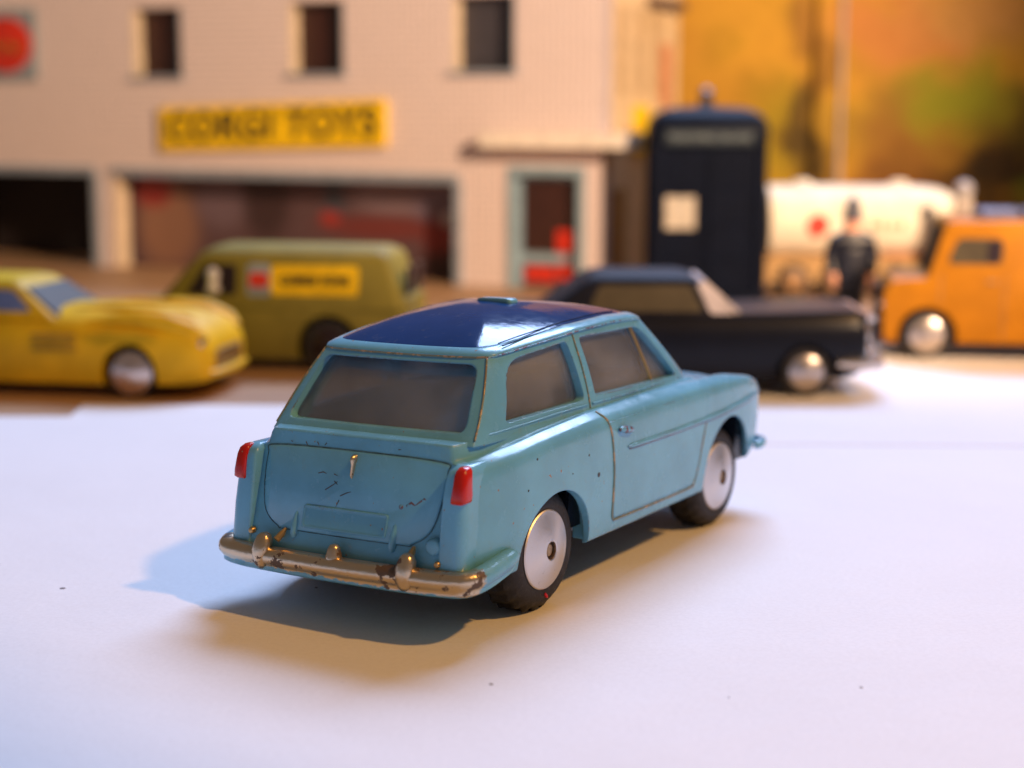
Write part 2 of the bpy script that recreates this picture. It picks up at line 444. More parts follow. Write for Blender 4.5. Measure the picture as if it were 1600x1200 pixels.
# wings ends carrying the tail lamps
for s in (-1, 1):
    rings = []
    for z, xr, xf, yo, yi, r in ((6.6, 1.2, 7, 16.5, 13.6, .9), (8.5, .75, 7, 16.9, 13.6, 1.2), (13, .9, 7, 16.8, 13.6, 1.2), (16.5, 1.1, 7, 16.5, 13.6, 1.2), (18.8, 1.4, 8, 16.35, 13.7, 1.2), (19.6, 1.8, 8.5, 16.15, 13.8, 1.0), (20.15, 2.9, 9, 15.7, 14.2, .5)):
        rings.append([(x, s*y, z) for x, y in round_poly([(xr, yi), (xf, yi), (xf, yo), (xr, yo)], [.4, .4, .4, r*1.6], 6)])
    w = CB(); w.rings(rings); w.build('wing_end', M_body, angle=50)
    rings = []
    for z, xr, xf, yo, yi in ((16.0, 1.05, 2.0, 16.3, 14.7), (16.25, .78, 2.6, 16.72, 14.75), (17, .76, 2.7, 16.72, 14.85), (18.0, .90, 2.7, 16.62, 14.9), (19.0, 1.05, 2.8, 16.5, 14.9), (19.7, 1.3, 3.0, 16.3, 14.95), (20.1, 1.9, 3.1, 15.95, 15.1)):
        rings.append([(x, s*y, z) for x, y in round_poly([(xr, yi), (xf, yi), (xf, yo), (xr, yo)], [.5, .2, .3, 1.9], 6)])
    w = CB(); w.rings(rings); w.build('tail_lamp', M_red, angle=60)

# cabin shell
def gutter_z(x): return interp(x, [11, 13, 20, 30, 40, 47, 51], [30.7, 30.95, 31.6, 32.3, 32.5, 32.2, 31.6])
BASE = dict(xr=5.3, xrc=4.7, xf=60.6, xfc=63.2, yr=14.8, ym=15.75, yf=15.0)
TOP = dict(xr=13.2, xrc=12.5, xf=49.2, xfc=50.6, yr=11.95, ym=13.6, yf=13.1)
def outline(P, inset=0., n=14):
    pts = []
    xr, xrc, xf, xfc, yr, ym, yf = P['xr']+inset, P['xrc']+inset, P['xf']-inset, P['xfc']-inset, P['yr']-inset, P['ym']-inset, P['yf']-inset
    for k in range(n):  # rear, from left to right
        t = -1+2*k/n; pts.append((lerp(xrc, xr, t*t), -yr*t))
    pts = [(x, y) for x, y in pts]
    m = 26
    for k in range(m):  # right side
        t = k/m; y = yr+(ym-yr)*math.sin(min(1, t*2.2)*math.pi/2) - (ym-yf)*max(0, (t-.5)*2)**2
        pts.append((lerp(xr, xf, t), -y))
    for k in range(n):  # front
        t = -1+2*k/n; pts.append((lerp(xfc, xf, t*t), yf*t))
    for k in range(m):
        t = 1-k/m; y = yr+(ym-yr)*math.sin(min(1, t*2.2)*math.pi/2) - (ym-yf)*max(0, (t-.5)*2)**2
        pts.append((lerp(xr, xf, t), y))
    return pts
def soften(pts, k=2, w=.25):
    P = np.array(pts)
    for _ in range(k): P = P*(1-2*w)+w*(np.roll(P, 1, 0)+np.roll(P, -1, 0))
    return [tuple(p) for p in P]
def cabin_ring(t, inset):
    b, a = soften(outline(BASE, inset), 1, .18), soften(outline(TOP, inset), 1, .18)
    out = []
    for (xb, yb), (xa, ya) in zip(b, a):
        bul = .35*math.sin(math.pi*min(max(t, 0), 1))
        x = lerp(xb, xa, t); y = lerp(yb, ya, t)
        y += bul*(1 if yb > 0 else -1)*min(1, abs(yb)/12)
        zb = 21.6 if inset == 0 else 21.6; za = gutter_z(xa)
        out.append((x, y, lerp(zb, za, t)))
    return out
TS = [0, .12, .25, .4, .55, .7, .85, 1.0]
outer = [cabin_ring(t, 0) for t in TS]; inner = [cabin_ring(t, 1.15) for t in TS]
cb = CB(); cb.rings(outer+inner[::-1], wrap=True)
cabin = cb.build('cabin', M_body)
QUARTER = [(11.9, 23.4), (15.5, 30.1), (27.9, 31.15), (29.3, 23.75)]
DOORWIN = [(32.0, 23.9), (30.9, 31.3), (47.2, 31.0), (55.6, 23.4)]
REARWIN = [(-12.9, 22.9), (12.9, 22.9), (11.1, 29.95), (-11.1, 29.95)]
SCREEN = [(-13.2, 23.2), (13.2, 23.2), (11.6, 31.0), (-11.6, 31.0)]
cut = []
for s in (-1, 1):
    c = CB(); c.prism(round_poly(QUARTER, [.9, 2.6, .7, .9]), 'y', s*9, s*20); cut.append(cutter(c))
    c = CB(); c.prism(round_poly(DOORWIN, [.7, .7, 2.0, .8]), 'y', s*9, s*20); cut.append(cutter(c))
c = CB(); c.prism(round_poly(REARWIN, 1.2), 'x', 0, 22); cut.append(cutter(c))
c = CB(); c.prism(round_poly(SCREEN, 1.6), 'x', 44, 70); cut.append(cutter(c))
boolean(cabin, cut); resharp(cabin, 30)

# glazing: each pane sits inside its opening, following the inner face of the shell
def side_y(x, z, inset):
    """half width of the cabin side at x, z"""
    rb = 21.6
    best = None
    t = (z-rb)/(gutter_z(x)-rb)
    P = [lerp(np.array(a), np.array(b), t) for a, b in zip(soften(outline(BASE, inset), 1, .18), soften(outline(TOP, inset), 1, .18))]
    P = [p for p in P if p[1] < -6]; P.sort(key=lambda p: p[0])
    return -float(np.interp(x, [p[0] for p in P], [p[1] for p in P]))+.35*math.sin(math.pi*t)
def grow(poly, d):
    c = np.mean(np.array(poly), 0); return [tuple(np.array(p)+(np.array(p)-c)/np.linalg.norm(np.array(p)-c)*d) for p in poly]
def pane_side(name, poly, s):
    q = grow(poly, .7); mb = CB(); n = 8; F = []; V = []
    for k, ins in ((0, 1.0), (1, 1.3)):
        for i in range(n+1):
            for j in range(n+1):
                a = lerp(np.array(q[0]), np.array(q[3]), i/n); b = lerp(np.array(q[1]), np.array(q[2]), i/n); p = lerp(a, b, j/n)
                V.append((p[0], s*side_y(p[0], p[1], ins), p[1]))
    m = (n+1)*(n+1)
    for i in range(n):
        for j in range(n):
            a = i*(n+1)+j; F.append((a, a+1, a+n+2, a+n+1)); F.append((m+a, m+a+n+1, m+a+n+2, m+a+1))
    edge = [i*(n+1) for i in range(n+1)]+[n*(n+1)+j for j in range(1, n+1)]+[i*(n+1)+n for i in range(n-1, -1, -1)]+[j for j in range(n-1, 0, -1)]
    for a, b in zip(edge, edge[1:]+edge[:1]): F.append((a, b, m+b, m+a))
    mb.add(V, F); return mb.build(name, M_glass)
for s in (-1, 1):
    pane_side('quarter_window', QUARTER, s)
    dw = pane_side('door_window', DOORWIN, s)
    # quarterlight bar
    bar = [(47.0, 30.8), (46.6, 27.2), (48.6, 23.5)]
    bar = [(46.6, 31.0), (47.4, 28.2), (48.4, 25.6), (49.2, 23.5)]
    b = CB(); b.tube([(x, s*(side_y(x, z, .85)), z) for x, z in bar], .22, 8)
    o = b.build('window_bar', M_gold); o.parent = dw
def pane_x(name, poly, base_x, top_x, bow):
    mb = CB(); V = []; F = []; n = 8
    q = grow(poly, .6)
    for k in (0, 1):
        for i in range(n+1):
            for j in range(n+1):
                a = lerp(np.array(q[0]), np.array(q[1]), i/n); b = lerp(np.array(q[3]), np.array(q[2]), i/n); p = lerp(a, b, j/n)
                t = (p[1]-21.6)/9.6; x = lerp(base_x, top_x, t)+bow*((p[0]/13)**2)
                V.append((x+k*.3, p[0], p[1]))
    m = (n+1)*(n+1)
    for i in range(n):
        for j in range(n):
            a = i*(n+1)+j; F.append((a, a+1, a+n+2, a+n+1)); F.append((m+a, m+a+n+1, m+a+n+2, m+a+1))
    edge = [i*(n+1) for i in range(n+1)]+[n*(n+1)+j for j in range(1, n+1)]+[i*(n+1)+n for i in range(n-1, -1, -1)]+[j for j in range(n-1, 0, -1)]
    for a, b in zip(edge, edge[1:]+edge[:1]): F.append((a, b, m+b, m+a))
    mb.add(V, F); return mb.build(name, M_glass)
pane_x('rear_window', REARWIN, 6.4, 14.4, .4)
pane_x('windscreen', SCREEN, 61.9, 49.2, -2.2)

# roof: pale gutter lip, dark blue dome, small vent on top
def roof_ring(scale_in, dz, lift):
    o = soften(outline(TOP, scale_in), 2, .2)
    return [(x, y, gutter_z(x)+dz) for x, y in o]
lip = CB(); lip.rings([roof_ring(.5, -.45, 0), roof_ring(-.1, -.42, 0), roof_ring(-.34, -.3, 0), roof_ring(-.36, -.05, 0), roof_ring(-.2, .14, 0), roof_ring(.2, .38, 0), roof_ring(.6, .54, 0), roof_ring(.95, .62, 0), roof_ring(1.6, .58, 0), roof_ring(2.6, .50, 0)])
lip.build('roof_gutter', M_body, angle=45)
def dome():
    n = 12; rings = []
    base = [(x, y*(.968 if y < 0 else .978)) for x, y in soften(outline(TOP, .5), 3, .22)]; c = np.array([30., 0.])
    for k in range(n+1):
        s = math.cos(k/n*math.pi/2*.98); ring = []
        for x, y in base:
            p = c+(np.array([x, y])-c)*s; q = c+(np.array([x, y])-c)
            e = (1-s**2.3)
            ring.append((p[0], p[1], gutter_z(q[0])*(s)+32.35*(1-s)+.47+2.49*e))
        rings.append(ring)
    mb = CB(); mb.rings(rings); return mb
roof = dome().build('roof', M_roof, angle=60)
v = CB()
v.rings([[(x, y, z) for x, y in round_poly([(30.4, -1.6-2.6*f), (30.4+2.2*f, -1.6-2.6*f), (30.4+2.2*f, -1.6+2.6*f), (30.4, -1.6+2.6*f)], .5*f, 4)] for f, z in ((1, 34.7), (1, 35.35), (.92, 35.62), (.72, 35.72))])
o = v.build('roof_vent', M_body, angle=50); o.parent = roof
# two raised ribs along the right and left roof edge
for s in (-1, 1):
    for off, rr in ((1.75, .08), (1.15, .10))[:2 if s < 0 else 0]:
        b = CB(); b.tube([(x, s*(13.6-off-((30-x)/30)**2*1.1), gutter_z(x)+.12+.42*off) for x in np.linspace(16, 44, 24)], rr, 6)
        b.build('roof_rib', M_roof)

# worn metal showing along the roof lip and the rear pillar edges
def edge_run(name, pts, r, mat):
    b = CB(); b.tube(pts, r, 6); return b.build(name, mat)
rr_ = roof_ring(-.33, -.22, 0)
edge_run('worn_lip', [rr_[i] for i in range(0, 15)], .15, M_seam)
edge_run('worn_lip', [rr_[i] for i in range(14, 36)], .13, M_trimwear)
for k in (0, 14):
    ring_pts = [cabin_ring(t, -.04)[k] for t in np.linspace(.07, .97, 12)]
    edge_run('worn_pillar', ring_pts, .13, M_seam)
for s in (-1, 1):
    for xa, xb in ((6.5, 29.6), (31.0, 60)):
        edge_run('belt_moulding', [(x, s*(side_y(x, 23.05, 0)+.05), interp(x, [5, 25, 60], [22.5, 23.1, 22.9])) for x in np.linspace(xa, xb, 20)], .16, M_body)

# rear panel details
def tail_x(z): return 1.2+.2*(z-8)-.36
TG = [(12.9, 19.0), (12.75, 15.5), (11.9, 12.4), (9.8, 10.8), (7.6, 10.5), (-7.6, 10.5), (-9.8, 10.8), (-11.9, 12.4), (-12.75, 15.5), (-12.9, 19.0), (-11.9, 20.1), (0, 20.3), (11.9, 20.1)]
tgs = [tuple(p) for p in smooth_curve(TG, 5, True)]
tg = CB(); tg.rings([[(tail_x(z)+.3, y, z) for y, z in tgs], [(tail_x(z)-.10, y, z) for y, z in tgs], [(tail_x(z)-.24, y*.985, 15.4+(z-15.4)*.975) for y, z in tgs]])
tailgate = tg.build('tailgate', M_body, angle=60)
sm = CB(); sm.tube([(tail_x(z)-.06, y*1.008, 15.4+(z-15.4)*1.012) for y, z in tgs], .055, 6, closed=True)
o = sm.build('tailgate_seam', M_tseam); o.parent = tailgate
pl = CB(); pp = round_poly([(-6.1, 11.0), (6.1, 11.0), (6.1, 13.7), (-6.1, 13.7)], .35, 3)
pl.rings([[(tail_x(z)-.1, y, z) for y, z in pp], [(tail_x(z)-.40, y, z) for y, z in pp], [(tail_x(z)-.50, y*.985, 12.35+(z-12.35)*.94) for y, z in pp], [(tail_x(z)-.46, y*.955, 12.35+(z-12.35)*.82) for y, z in pp], [(tail_x(z)-.36, y*.945, 12.35+(z-12.35)*.78) for y, z in pp]])
pl.build('number_plate', M_body, angle=25)
for s in (-1, 1):
    r = CB(); r.rings([[(tail_x(z)+d, s*(7.15)+w*math.cos(a)*1.0, z) if False else (tail_x(z)+.1-dep*max(0, math.sin(a)), s*7.15+w*math.cos(a), z) for a in np.linspace(0, math.pi, 8)] for z, w, dep, d in ((9.6, .35, .5, 0), (10.3, .5, .85, 0), (11.4, .5, .8, 0), (12.5, .35, .5, 0), (13.0, .15, .25, 0))])
    r.build('plate_bracket', M_body, angle=50)
h = CB(); h.rings([[(tail_x(z)+.1-dep*max(0, math.sin(a)), w*math.cos(a), z) for a in np.linspace(0, math.pi, 9)] for z, w, dep in ((17.2, .12, .4), (17.6, .22, .75), (18.8, .26, .85), (19.4, .38, 1.15), (19.8, .36, 1.1), (20.0, .2, .7))])
h.build('tailgate_handle', M_silver, angle=50)
fc = CB(); fc.lathe([(1.0, .6), (1.0, -.5), (.85, -.75), (.4, -.85), (.05, -.88)], 20, 'x', (tail_x(11), -12.9, 10.9)); fc.build('fuel_cap', M_body, angle=40)
for y, z in ((-14.0, 11.6), (13.4, 9.8), (-13.75, 9.0)):
    k = CB(); k.lathe([(.42, .5), (.42, -.4), (.3, -.6), (.05, -.66)], 12, 'x', (tail_x(z), y, z)); k.build('body_rivet', M_gold, angle=40)
# worn script badge: a dot and a raised wavy stroke
sc_ = CB(); sc_.tube([(tail_x(14.9+.33*i)-.22, -8.3-.55*i, 14.9+.20*i+.28*math.sin(i*2.1)) for i in range(9)], .15, 6)
sc_.lathe([(.3, .3), (.3, -.25), (.1, -.4)], 10, 'x', (tail_x(14.7), -7.55, 14.7))
sc_.build('script_badge', M_trimwear)
st = CB()
for pts in ([(4.9, 17.4), (4.2, 17.6), (3.7, 17.45)], [(2.6, 17.5), (2.1, 17.35)], [(3.5, 15.6), (2.6, 16.2), (1.9, 16.7)], [(2.4, 16.7), (1.9, 16.35)], [(1.2, 15.1), (.4, 15.5), (-.2, 15.7)], [(1.3, 14.6), (1.6, 13.8)], [(7.6, 20.8), (7.3, 20.4)], [(5.9, 20.9), (5.6, 20.5)], [(4.5, 20.9), (4.8, 20.6)], [(-5.8, 21.0), (-6.2, 21.05)], [(9.8, 20.75), (9.6, 20.6)]):
    st.tube([(tail_x(z)-(.26 if z < 20 else .02), y, z) for y, z in pts], [.065]*(len(pts)-1)+[.03], 5)
o = st.build('paint_scratch', M_scratch)
o['kind'] = 'stuff'

# bumpers
def bumper_path(n, front=False):
    if front: pts = [(79.5, 17.4, 9.6), (82.5, 17.3, 9.6), (84.8, 15.8, 9.6), (86.2, 11, 9.6), (86.8, 0, 9.6)]
    else: pts = [(10.0, 18.35, 8.6), (7.0, 18.5, 8.1), (3.4, 18.45, 7.55), (1.1, 17.5, 7.3), (.1, 15.2, 7.25), (-.5, 10, 7.25), (-.8, 0, 7.25)]
    pts = pts+[(x, -y, z) for x, y, z in pts[::-1][1:]]
    return smooth_curve(pts, n)
def bumper(name, path, prof, mat, taper=4):
    rings = []; m = len(path)
    for i, p in enumerate(path):
        a, b = path[max(0, i-1)], path[min(m-1, i+1)]; tx, ty = b[0]-a[0], b[1]-a[1]; l = math.hypot(tx, ty)
        nx, ny = ty/l, -tx/l
        if name and (nx*(p[0]-43)+ny*p[1]) < 0: nx, ny = -nx, -ny
        e = min(i, m-1-i)/taper; k = math.sqrt(min(1, e*(2-e))) if e < 1 else 1
        k = max(k, .12)
        rings.append([(p[0]+nx*d*k, p[1]+ny*d*k, p[2]+h*k) for d, h in prof])
    b = CB(); b.rings(rings); return b.build(name, mat, angle=55)
PR = [(-1.3, -1.9), (-.1, -1.75), (.35, -1.45), (.3, -1.05), (.55, -.75), (.9, -.3), (1.0, .15), (.92, .6), (.6, 1.0), (.1, 1.2), (-.6, 1.25), (-1.3, 1.0)]
rb_ = bumper('rear_bumper', bumper_path(9), PR, M_bumper, 7)
for s in (-1, 1):
    o_ = CB()
    rr = []
    for z, w, d, dp in ((5.9, .25, .2, .6), (6.3, .7, .45, 1.0), (7.2, .92, .8, 1.3), (8.2, .95, 1.0, 1.4), (9.1, .85, .95, 1.4), (9.8, .62, .6, 1.2), (10.15, .3, .2, .7)):
        cx = -1.25+(.25 if z > 8.5 else 0)
        rr.append([(cx+.35-(d if math.cos(a) > 0 else dp)*math.cos(a)*1.0, s*10.4+1.25*w*math.sin(a), z) for a in np.linspace(0, 2*math.pi, 16, endpoint=False)])
    o_.rings(rr); o2 = o_.build('overrider', M_silver, angle=60); o2.parent = rb_
    tip = CB(); tip.tube([(-.2, s*9.6-.9, 9.4), (.5, s*9.4-1.0, 10.1), (1.0, s*9.3-1.0, 10.6)], [.45, .4, .2], 8); t2 = tip.build('overrider_stay', M_gold); t2.parent = rb_
lp = CB(); lp.lathe([(1.0, 8.2), (.95, 8.7), (.8, 9.1), (.72, 9.5), (.5, 9.85), (.1, 10.0)], 18, 'z', (-.35, 0, 0)); o = lp.build('plate_lamp', M_silver, angle=50); o.parent = rb_
bumper('front_bumper', bumper_path(8, True), [(-.7, -.65), (.1, -.65), (.3, -.4), (.4, 0), (.3, .4), (.1, .65), (-.7, .65)], M_body, 5)
for s in (-1, 1):
    hl = CB(); hl.lathe([(2.4, -1.5), (2.5, .6), (2.2, .9), (1.9, .7), (1.0, 1.1), (.1, 1.25)], 22, 'x', (84.0, s*12.2, 15.3)); hl.build('headlamp', M_silver, angle=40)
gr = CB()
for z in (11.6, 12.8, 14.0, 15.2, 16.2): gr.box(84.9, 85.7, -8.8, 8.8, z, z+.5)
gr.build('grille', M_silver)

# doors, trim, handles on both sides
DOORSEAM = [(29.9, 23.0), (30.2, 22.2), (31.4, 19.5), (32.3, 15), (32.6, 11), (32.75, 8.7), (33.3, 8.0), (34.2, 7.9), (44, 7.8), (55.4, 7.8), (56.6, 8.2), (57.2, 9.2), (58.2, 13.5), (59.3, 17.2)]
def on_side(x, z, s, off=0.): return (x, s*(surf_y(x, z)+off), z)
ds = [tuple(p) for p in smooth_curve(DOORSEAM, 6)]
for s in (-1, 1):
    # door skin: a slightly raised sheet following the body side
    zs_ = np.linspace(8.2, 20.9, 16); V = []; F = []; nx = 22
    def xr(z): return float(np.interp(z, [8.2, 9, 11, 15, 19.5, 21], [33.3, 32.95, 32.8, 32.5, 31.6, 30.9]))
    def xf(z): return float(np.interp(z, [8.2, 9.2, 13.5, 17.2, 21], [56.4, 57.0, 58.0, 59.1, 60.2]))
    for k, off in ((0, .10), (1, -.25)):
        for z in zs_:
            for i in range(nx+1):
                x = lerp(xr(z), xf(z), i/nx); V.append(on_side(x, z, s, off))
    m = len(V)//2; nz = len(zs_)
    for j in range(nz-1):
        for i in range(nx):
            a = j*(nx+1)+i; F.append((a, a+1, a+nx+2, a+nx+1)); F.append((m+a, m+a+nx+1, m+a+nx+2, m+a+1))
    edge = list(range(nx+1))+[j*(nx+1)+nx for j in range(1, nz)]+[(nz-1)*(nx+1)+i for i in range(nx-1, -1, -1)]+[j*(nx+1) for j in range(nz-2, 0, -1)]
    for a, b in zip(edge, edge[1:]+edge[:1]): F.append((a, b, m+b, m+a))
    d = CB(); d.add(V, F); door = d.build('door', M_body, angle=50)
    sm = CB(); sm.tube([on_side(x, min(z, 22.2), s, .02) for x, z in ds if z < 22.3], .17, 6); o = sm.build('door_seam', M_seam); o.parent = door
    hd = CB(); hd.tube([on_side(x, z, s, .38) for x, z in ((32.9, 19.75), (33.4, 19.65), (34.6, 19.45), (36.0, 19.2), (36.5, 19.1))], [.15, .42, .5, .45, .15], 8); o = hd.build('door_handle', M_trimwear); o.parent = door
    tr = CB(); tr.tube([on_side(x, z, s, .12) for x, z in zip(np.linspace(35.6, 80, 40), np.interp(np.linspace(35.6, 80, 40), [35.6, 50, 65, 72, 80], [17.0, 16.9, 17.05, 17.4, 17.9]))], [.12]+[.32]*38+[.1], 8); tro = tr.build('side_trim', M_body)
    tu = CB(); tu.tube([on_side(x, z-.30, s, .10) for x, z in zip(np.linspace(36.0, 79.5, 40), np.interp(np.linspace(36.0, 79.5, 40), [35.6, 50, 65, 72, 80], [17.0, 16.9, 17.05, 17.4, 17.9]))], [.08]+[.17]*38+[.08], 6); tuo = tu.build('trim_underside', M_tunder); tuo.parent = tro
    # B post seam
    bp = CB(); bp.tube([(30.15+.0*z-(z-23)*.09+.2, s*(side_y(30.2, z, 0)+.02), z) for z in np.linspace(22.6, 31.8, 10)], .14, 6); bp.build('post_seam', M_seam)
# small chips in the paint
ch = CB()
for x, z, r in ((28.4, 14.7, .32), (25.8, 17.6, .15), (47.5, 12.6, .13), (14.2, 19.1, .14), (22.0, 16.0, .1), (40.1, 11.8, .1), (12.4, 15.7, .12)):
    ch.lathe([(r, -.1), (r, .03), (r*.4, .05)], 7, 'y', (x, -surf_y(x, z), z)) if False else ch.lathe([(r, .1), (r, -.03), (r*.4, -.05)], 7, 'y', (x, -surf_y(x, z), z))
o = ch.build('paint_chip', M_scratch); o['kind'] = 'stuff'

# underside, wheels
lg_ = CB(); lg_.tube([(62.0-4.2*(y/13.5)**2, y, 23.0+.5*(1-(y/13.5)**2)) for y in np.linspace(-13.5, 13.5, 17)], .55, 8); lg_.build('dashboard_ledge', M_body)
fl = CB(); fl.prism(round_poly([(9, -13.9), (61, -13.9), (61, 13.9), (9, 13.9)], 1.5), 'z', 7.3, 8.2); fl.build('interior_floor', plain('dull_tinplate', (.62, .57, .54), .5, .1))
ub = CB(); ub.prism(round_poly([(7, -13.6), (78, -13.6), (78, 13.6), (7, 13.6)], 2), 'z', 6.3, 7.1)
for s in (-1, 1):
    for x in (19.3, 68.2):
        ub.prism([(x-9, 7), (x-8, 12.5), (x-4, 15.2), (x+4, 15.2), (x+8, 12.5), (x+9, 7)], 'y', s*9.8, s*10.8)
        ub.box(x+5.6, x+9.0, min(s*11, s*16.4), max(s*11, s*16.4), 8.2, 15.4)
ub.build('baseplate', M_black, angle=20)
RW = 7.35
def tread(pi, k): return (.20 if ((k+(1 if pi > 5 else 0)*2)//2) % 2 == 0 else -.22) if pi in (4, 5, 6, 7, 8) else 0
def wheel(x, s, RW, yo):
    w = bpy.data.objects.new('wheel', None); COL.objects.link(w); w.parent = car; w.empty_display_size = .005
    w.location = ((x-CX)*MM, s*yo*MM, RW*MM); w.rotation_euler = (0, random.uniform(0, 6), 0)
    def S(p): return [(r, s*h) for r, h in p]
    t_ = MB(); t_.lathe(S([(4.6, -.05), (5.2, .12), (6.3, .1), (6.95, -.45), (RW-.12, -1.1), (RW, -1.35), (RW-.1, -2.3), (RW-.1, -3.2), (RW, -4.1), (6.9, -4.9), (5.6, -5.2), (4.0, -5.0), (1.0, -4.8)]), 96, 'y', mod=tread)
    t_.build('tyre', M_rubber, w, angle=40)
    h_ = MB(); h_.lathe(S([(4.0, -1.5), (4.88, -.4), (4.86, .16), (4.72, .3), (4.4, .36), (3.2, .66), (2.0, .94), (1.25, 1.08), (1.1, 1.02), (1.08, .0), (.1, .0)]), 48, 'y')
    h_.build('hub', M_hub, w, angle=28)
    a_ = MB(); a_.lathe(S([(.84, -.1), (.84, .55), (.7, .72), (.35, .76), (.05, .76)]), 20, 'y'); a_.build('axle_end', M_axle, w, angle=40)
    return w
for x in (18.4, 68.2):
    for s in (-1, 1): wheel(x, s, 7.6 if x < 40 else 7.35, 17.2 if x < 40 else 16.5)
rm = CB(); rm.tilt = False; rm.tube([(18.4, -17.34, 2.15), (18.7, -17.38, 1.75), (19.0, -17.36, 1.5)], [.16, .22, .05], 6); rm.build('red_paint_mark', M_redmark)

# ------------------------------------------------------------------ background toys
def enamel(name, col, rough=.3, spec=.35): return plain(name, col, rough, 0, .10, .12, .04, .0, spec)
M_yellow = enamel('yellow_enamel', (.82, .50, .012), .5, .22); M_olive = enamel('olive_enamel', (.22, .185, .035), .6, .15)
M_navy = enamel('blue_black_enamel', (.005, .006, .012), .32, .22); M_orange = enamel('orange_enamel', (.36, .135, .003), .5, .15)
M_cream = enamel('cream_enamel', (.85, .76, .60), .6); M_dark = plain('dark_glass', (.022, .013, .016), .3, spec=.3)
M_chrome = plain('chrome_trim', (.75, .68, .62), .22, .95, .1); M_tan = plain('tan_glazing', (.06, .045, .022), .5, spec=.3)
M_pale = plain('pale_glazing', (.50, .44, .44), .5); M_brown = plain('brown_chassis', (.28, .15, .06), .5)
M_bluetint = plain('blue_tint_glazing', (.16, .22, .42), .12); M_white = plain('white_plastic', (.8, .76, .74), .4)
M_dred = plain('dark_red_enamel', (.35, .02, .012), .35); M_redp = plain('red_print', (.62, .03, .012), .5)
M_ink = plain('black_ink', (.02, .015, .01), .5); M_ylabel = plain('yellow_label', (.85, .54, .008), .6, spec=.2)
M_grey = plain('blue_grey_print', (.26, .30, .33), .5)

def loft_body(st, mb=None):
    """st: (x, half width, z bottom, z shoulder, z centre) from rear to front, lofted with round section."""
    rings = []; st = [tuple(p) for p in smooth_curve(st, 4)]
    for x, w, zb, zs, zc in st:
        h = zs-zb; half = [(w*.80, zb), (w*.95, zb+h*.05), (w*.99, zb+h*.25), (w, zb+h*.5), (w*.985, zb+h*.72), (w*.94, zb+h*.90), (w*.84, zs), (w*.6, lerp(zs, zc, .7)), (w*.3, zc), (0, zc+.05)]
        rings.append([(x, y, z) for y, z in half]+[(x, -y, z) for y, z in half[::-1][1:]])
    return (mb or MB()).rings(rings)
def cabin_mb(b, tp, crown=1.2):
    """b, tp: (x rear, x front, half width, z)"""
    def o(x0, x1, w, z, r): return [(x, y, z) for x, y in round_poly([(x0, -w), (x1, -w), (x1, w), (x0, w)], r, 5)]
    return MB().rings([o(b[0], b[1], b[2], b[3], 2.2), o(*[lerp(b[i], tp[i], .85) for i in range(4)], 2.2), o(tp[0], tp[1], tp[2], tp[3], 2.4), o(tp[0]+.8, tp[1]-.8, tp[2]-.8, tp[3]+crown*.5, 2.4), o(tp[0]+3, tp[1]-3, tp[2]-3.5, tp[3]+crown, 2.6)])
def side_panel(b, tp, s, poly, mat, name, parent, off=.12, th=.5):
    """poly in (x, z) laid on the sloping cabin side"""
    def y(z): t_ = (z-b[3])/(tp[3]-b[3]); return lerp(b[2], tp[2], t_)
    p2 = round_poly(poly, .9, 3)
    return MB().rings([[(x, s*(y(z)-th), z) for x, z in p2], [(x, s*(y(z)+off), z) for x, z in p2]]).build(name, mat, parent)
def arches(o, xs, zc, r, w):
    cs = []
    for x in xs:
        for s in (-1, 1):
            c = MB(); c.lathe([(r, s*w*.62), (r, s*(w+4))], 28, 'y', (x, 0, zc)); cs.append(c.build('cutter', None))
    for c in cs: c.matrix_world = o.matrix_world
    par = o.parent; o.parent = None
    boolean(o, cs); resharp(o, 35); o.parent = par
M_bghub = plain('bright_hub', (.56, .49, .45), .30, .85, .1)
def bg_wheel(parent, x, y, r, s, hub_mat=None, hubr=.66):
    w = bpy.data.objects.new('wheel', None); COL.objects.link(w); w.parent = parent; w.location = (x*MM, y*MM, r*MM); w.empty_display_size = .004
    S = lambda p: [(a*r, s*h) for a, h in p]
    MB().lathe(S([(.6, 0), (.75, .15), (.92, 0), (1, -.8), (1, -3.4), (.9, -4), (.3, -4)]), 32, 'y').build('tyre', M_rubber, w)
    MB().lathe(S([(hubr, -.6), (hubr, .12), (hubr*.9, .3), (hubr*.72, .55), (hubr*.25, .95), (.12, 1.0), (.12, .8), (.02, .8)]), 28, 'y').build('hub', hub_mat or M_bghub, w)

M_satin = plain('satin_hub', (.70, .58, .52), .22, .85)
# yellow coupe, nose to the right
yc = thing('toy_coupe', 'yellow gullwing toy coupe in front of the dark garage opening', 'toy car', (-103.5, 138.5, 0), R(-9))
yb = loft_body([(-46, 9, 5, 11, 11.5), (-44, 12.5, 3.5, 13.5, 14.5), (-34, 15.5, 2.6, 15.5, 17), (-20, 15.8, 2.3, 16.2, 18.5), (0, 15.6, 2.2, 16.6, 19), (14, 15.6, 2.2, 16.9, 18.9), (26, 15.8, 2.4, 17.0, 18.4), (35, 15.3, 2.6, 16.4, 17.6), (40.5, 14.2, 3.0, 15.0, 15.8), (43.4, 12.8, 3.6, 12.6, 13.2), (44.4, 11.2, 4.4, 10.4, 11)]).build('body', M_yellow, yc)
arches(yb, (-30, 24.5), 5.2, 6.9, 15.8)
B, T = (-34, 7.5, 13.6, 16.8), (-22, -1.5, 10.6, 24.0)
cabin_mb(B, T, 1.3).build('cabin', M_yellow, yc)
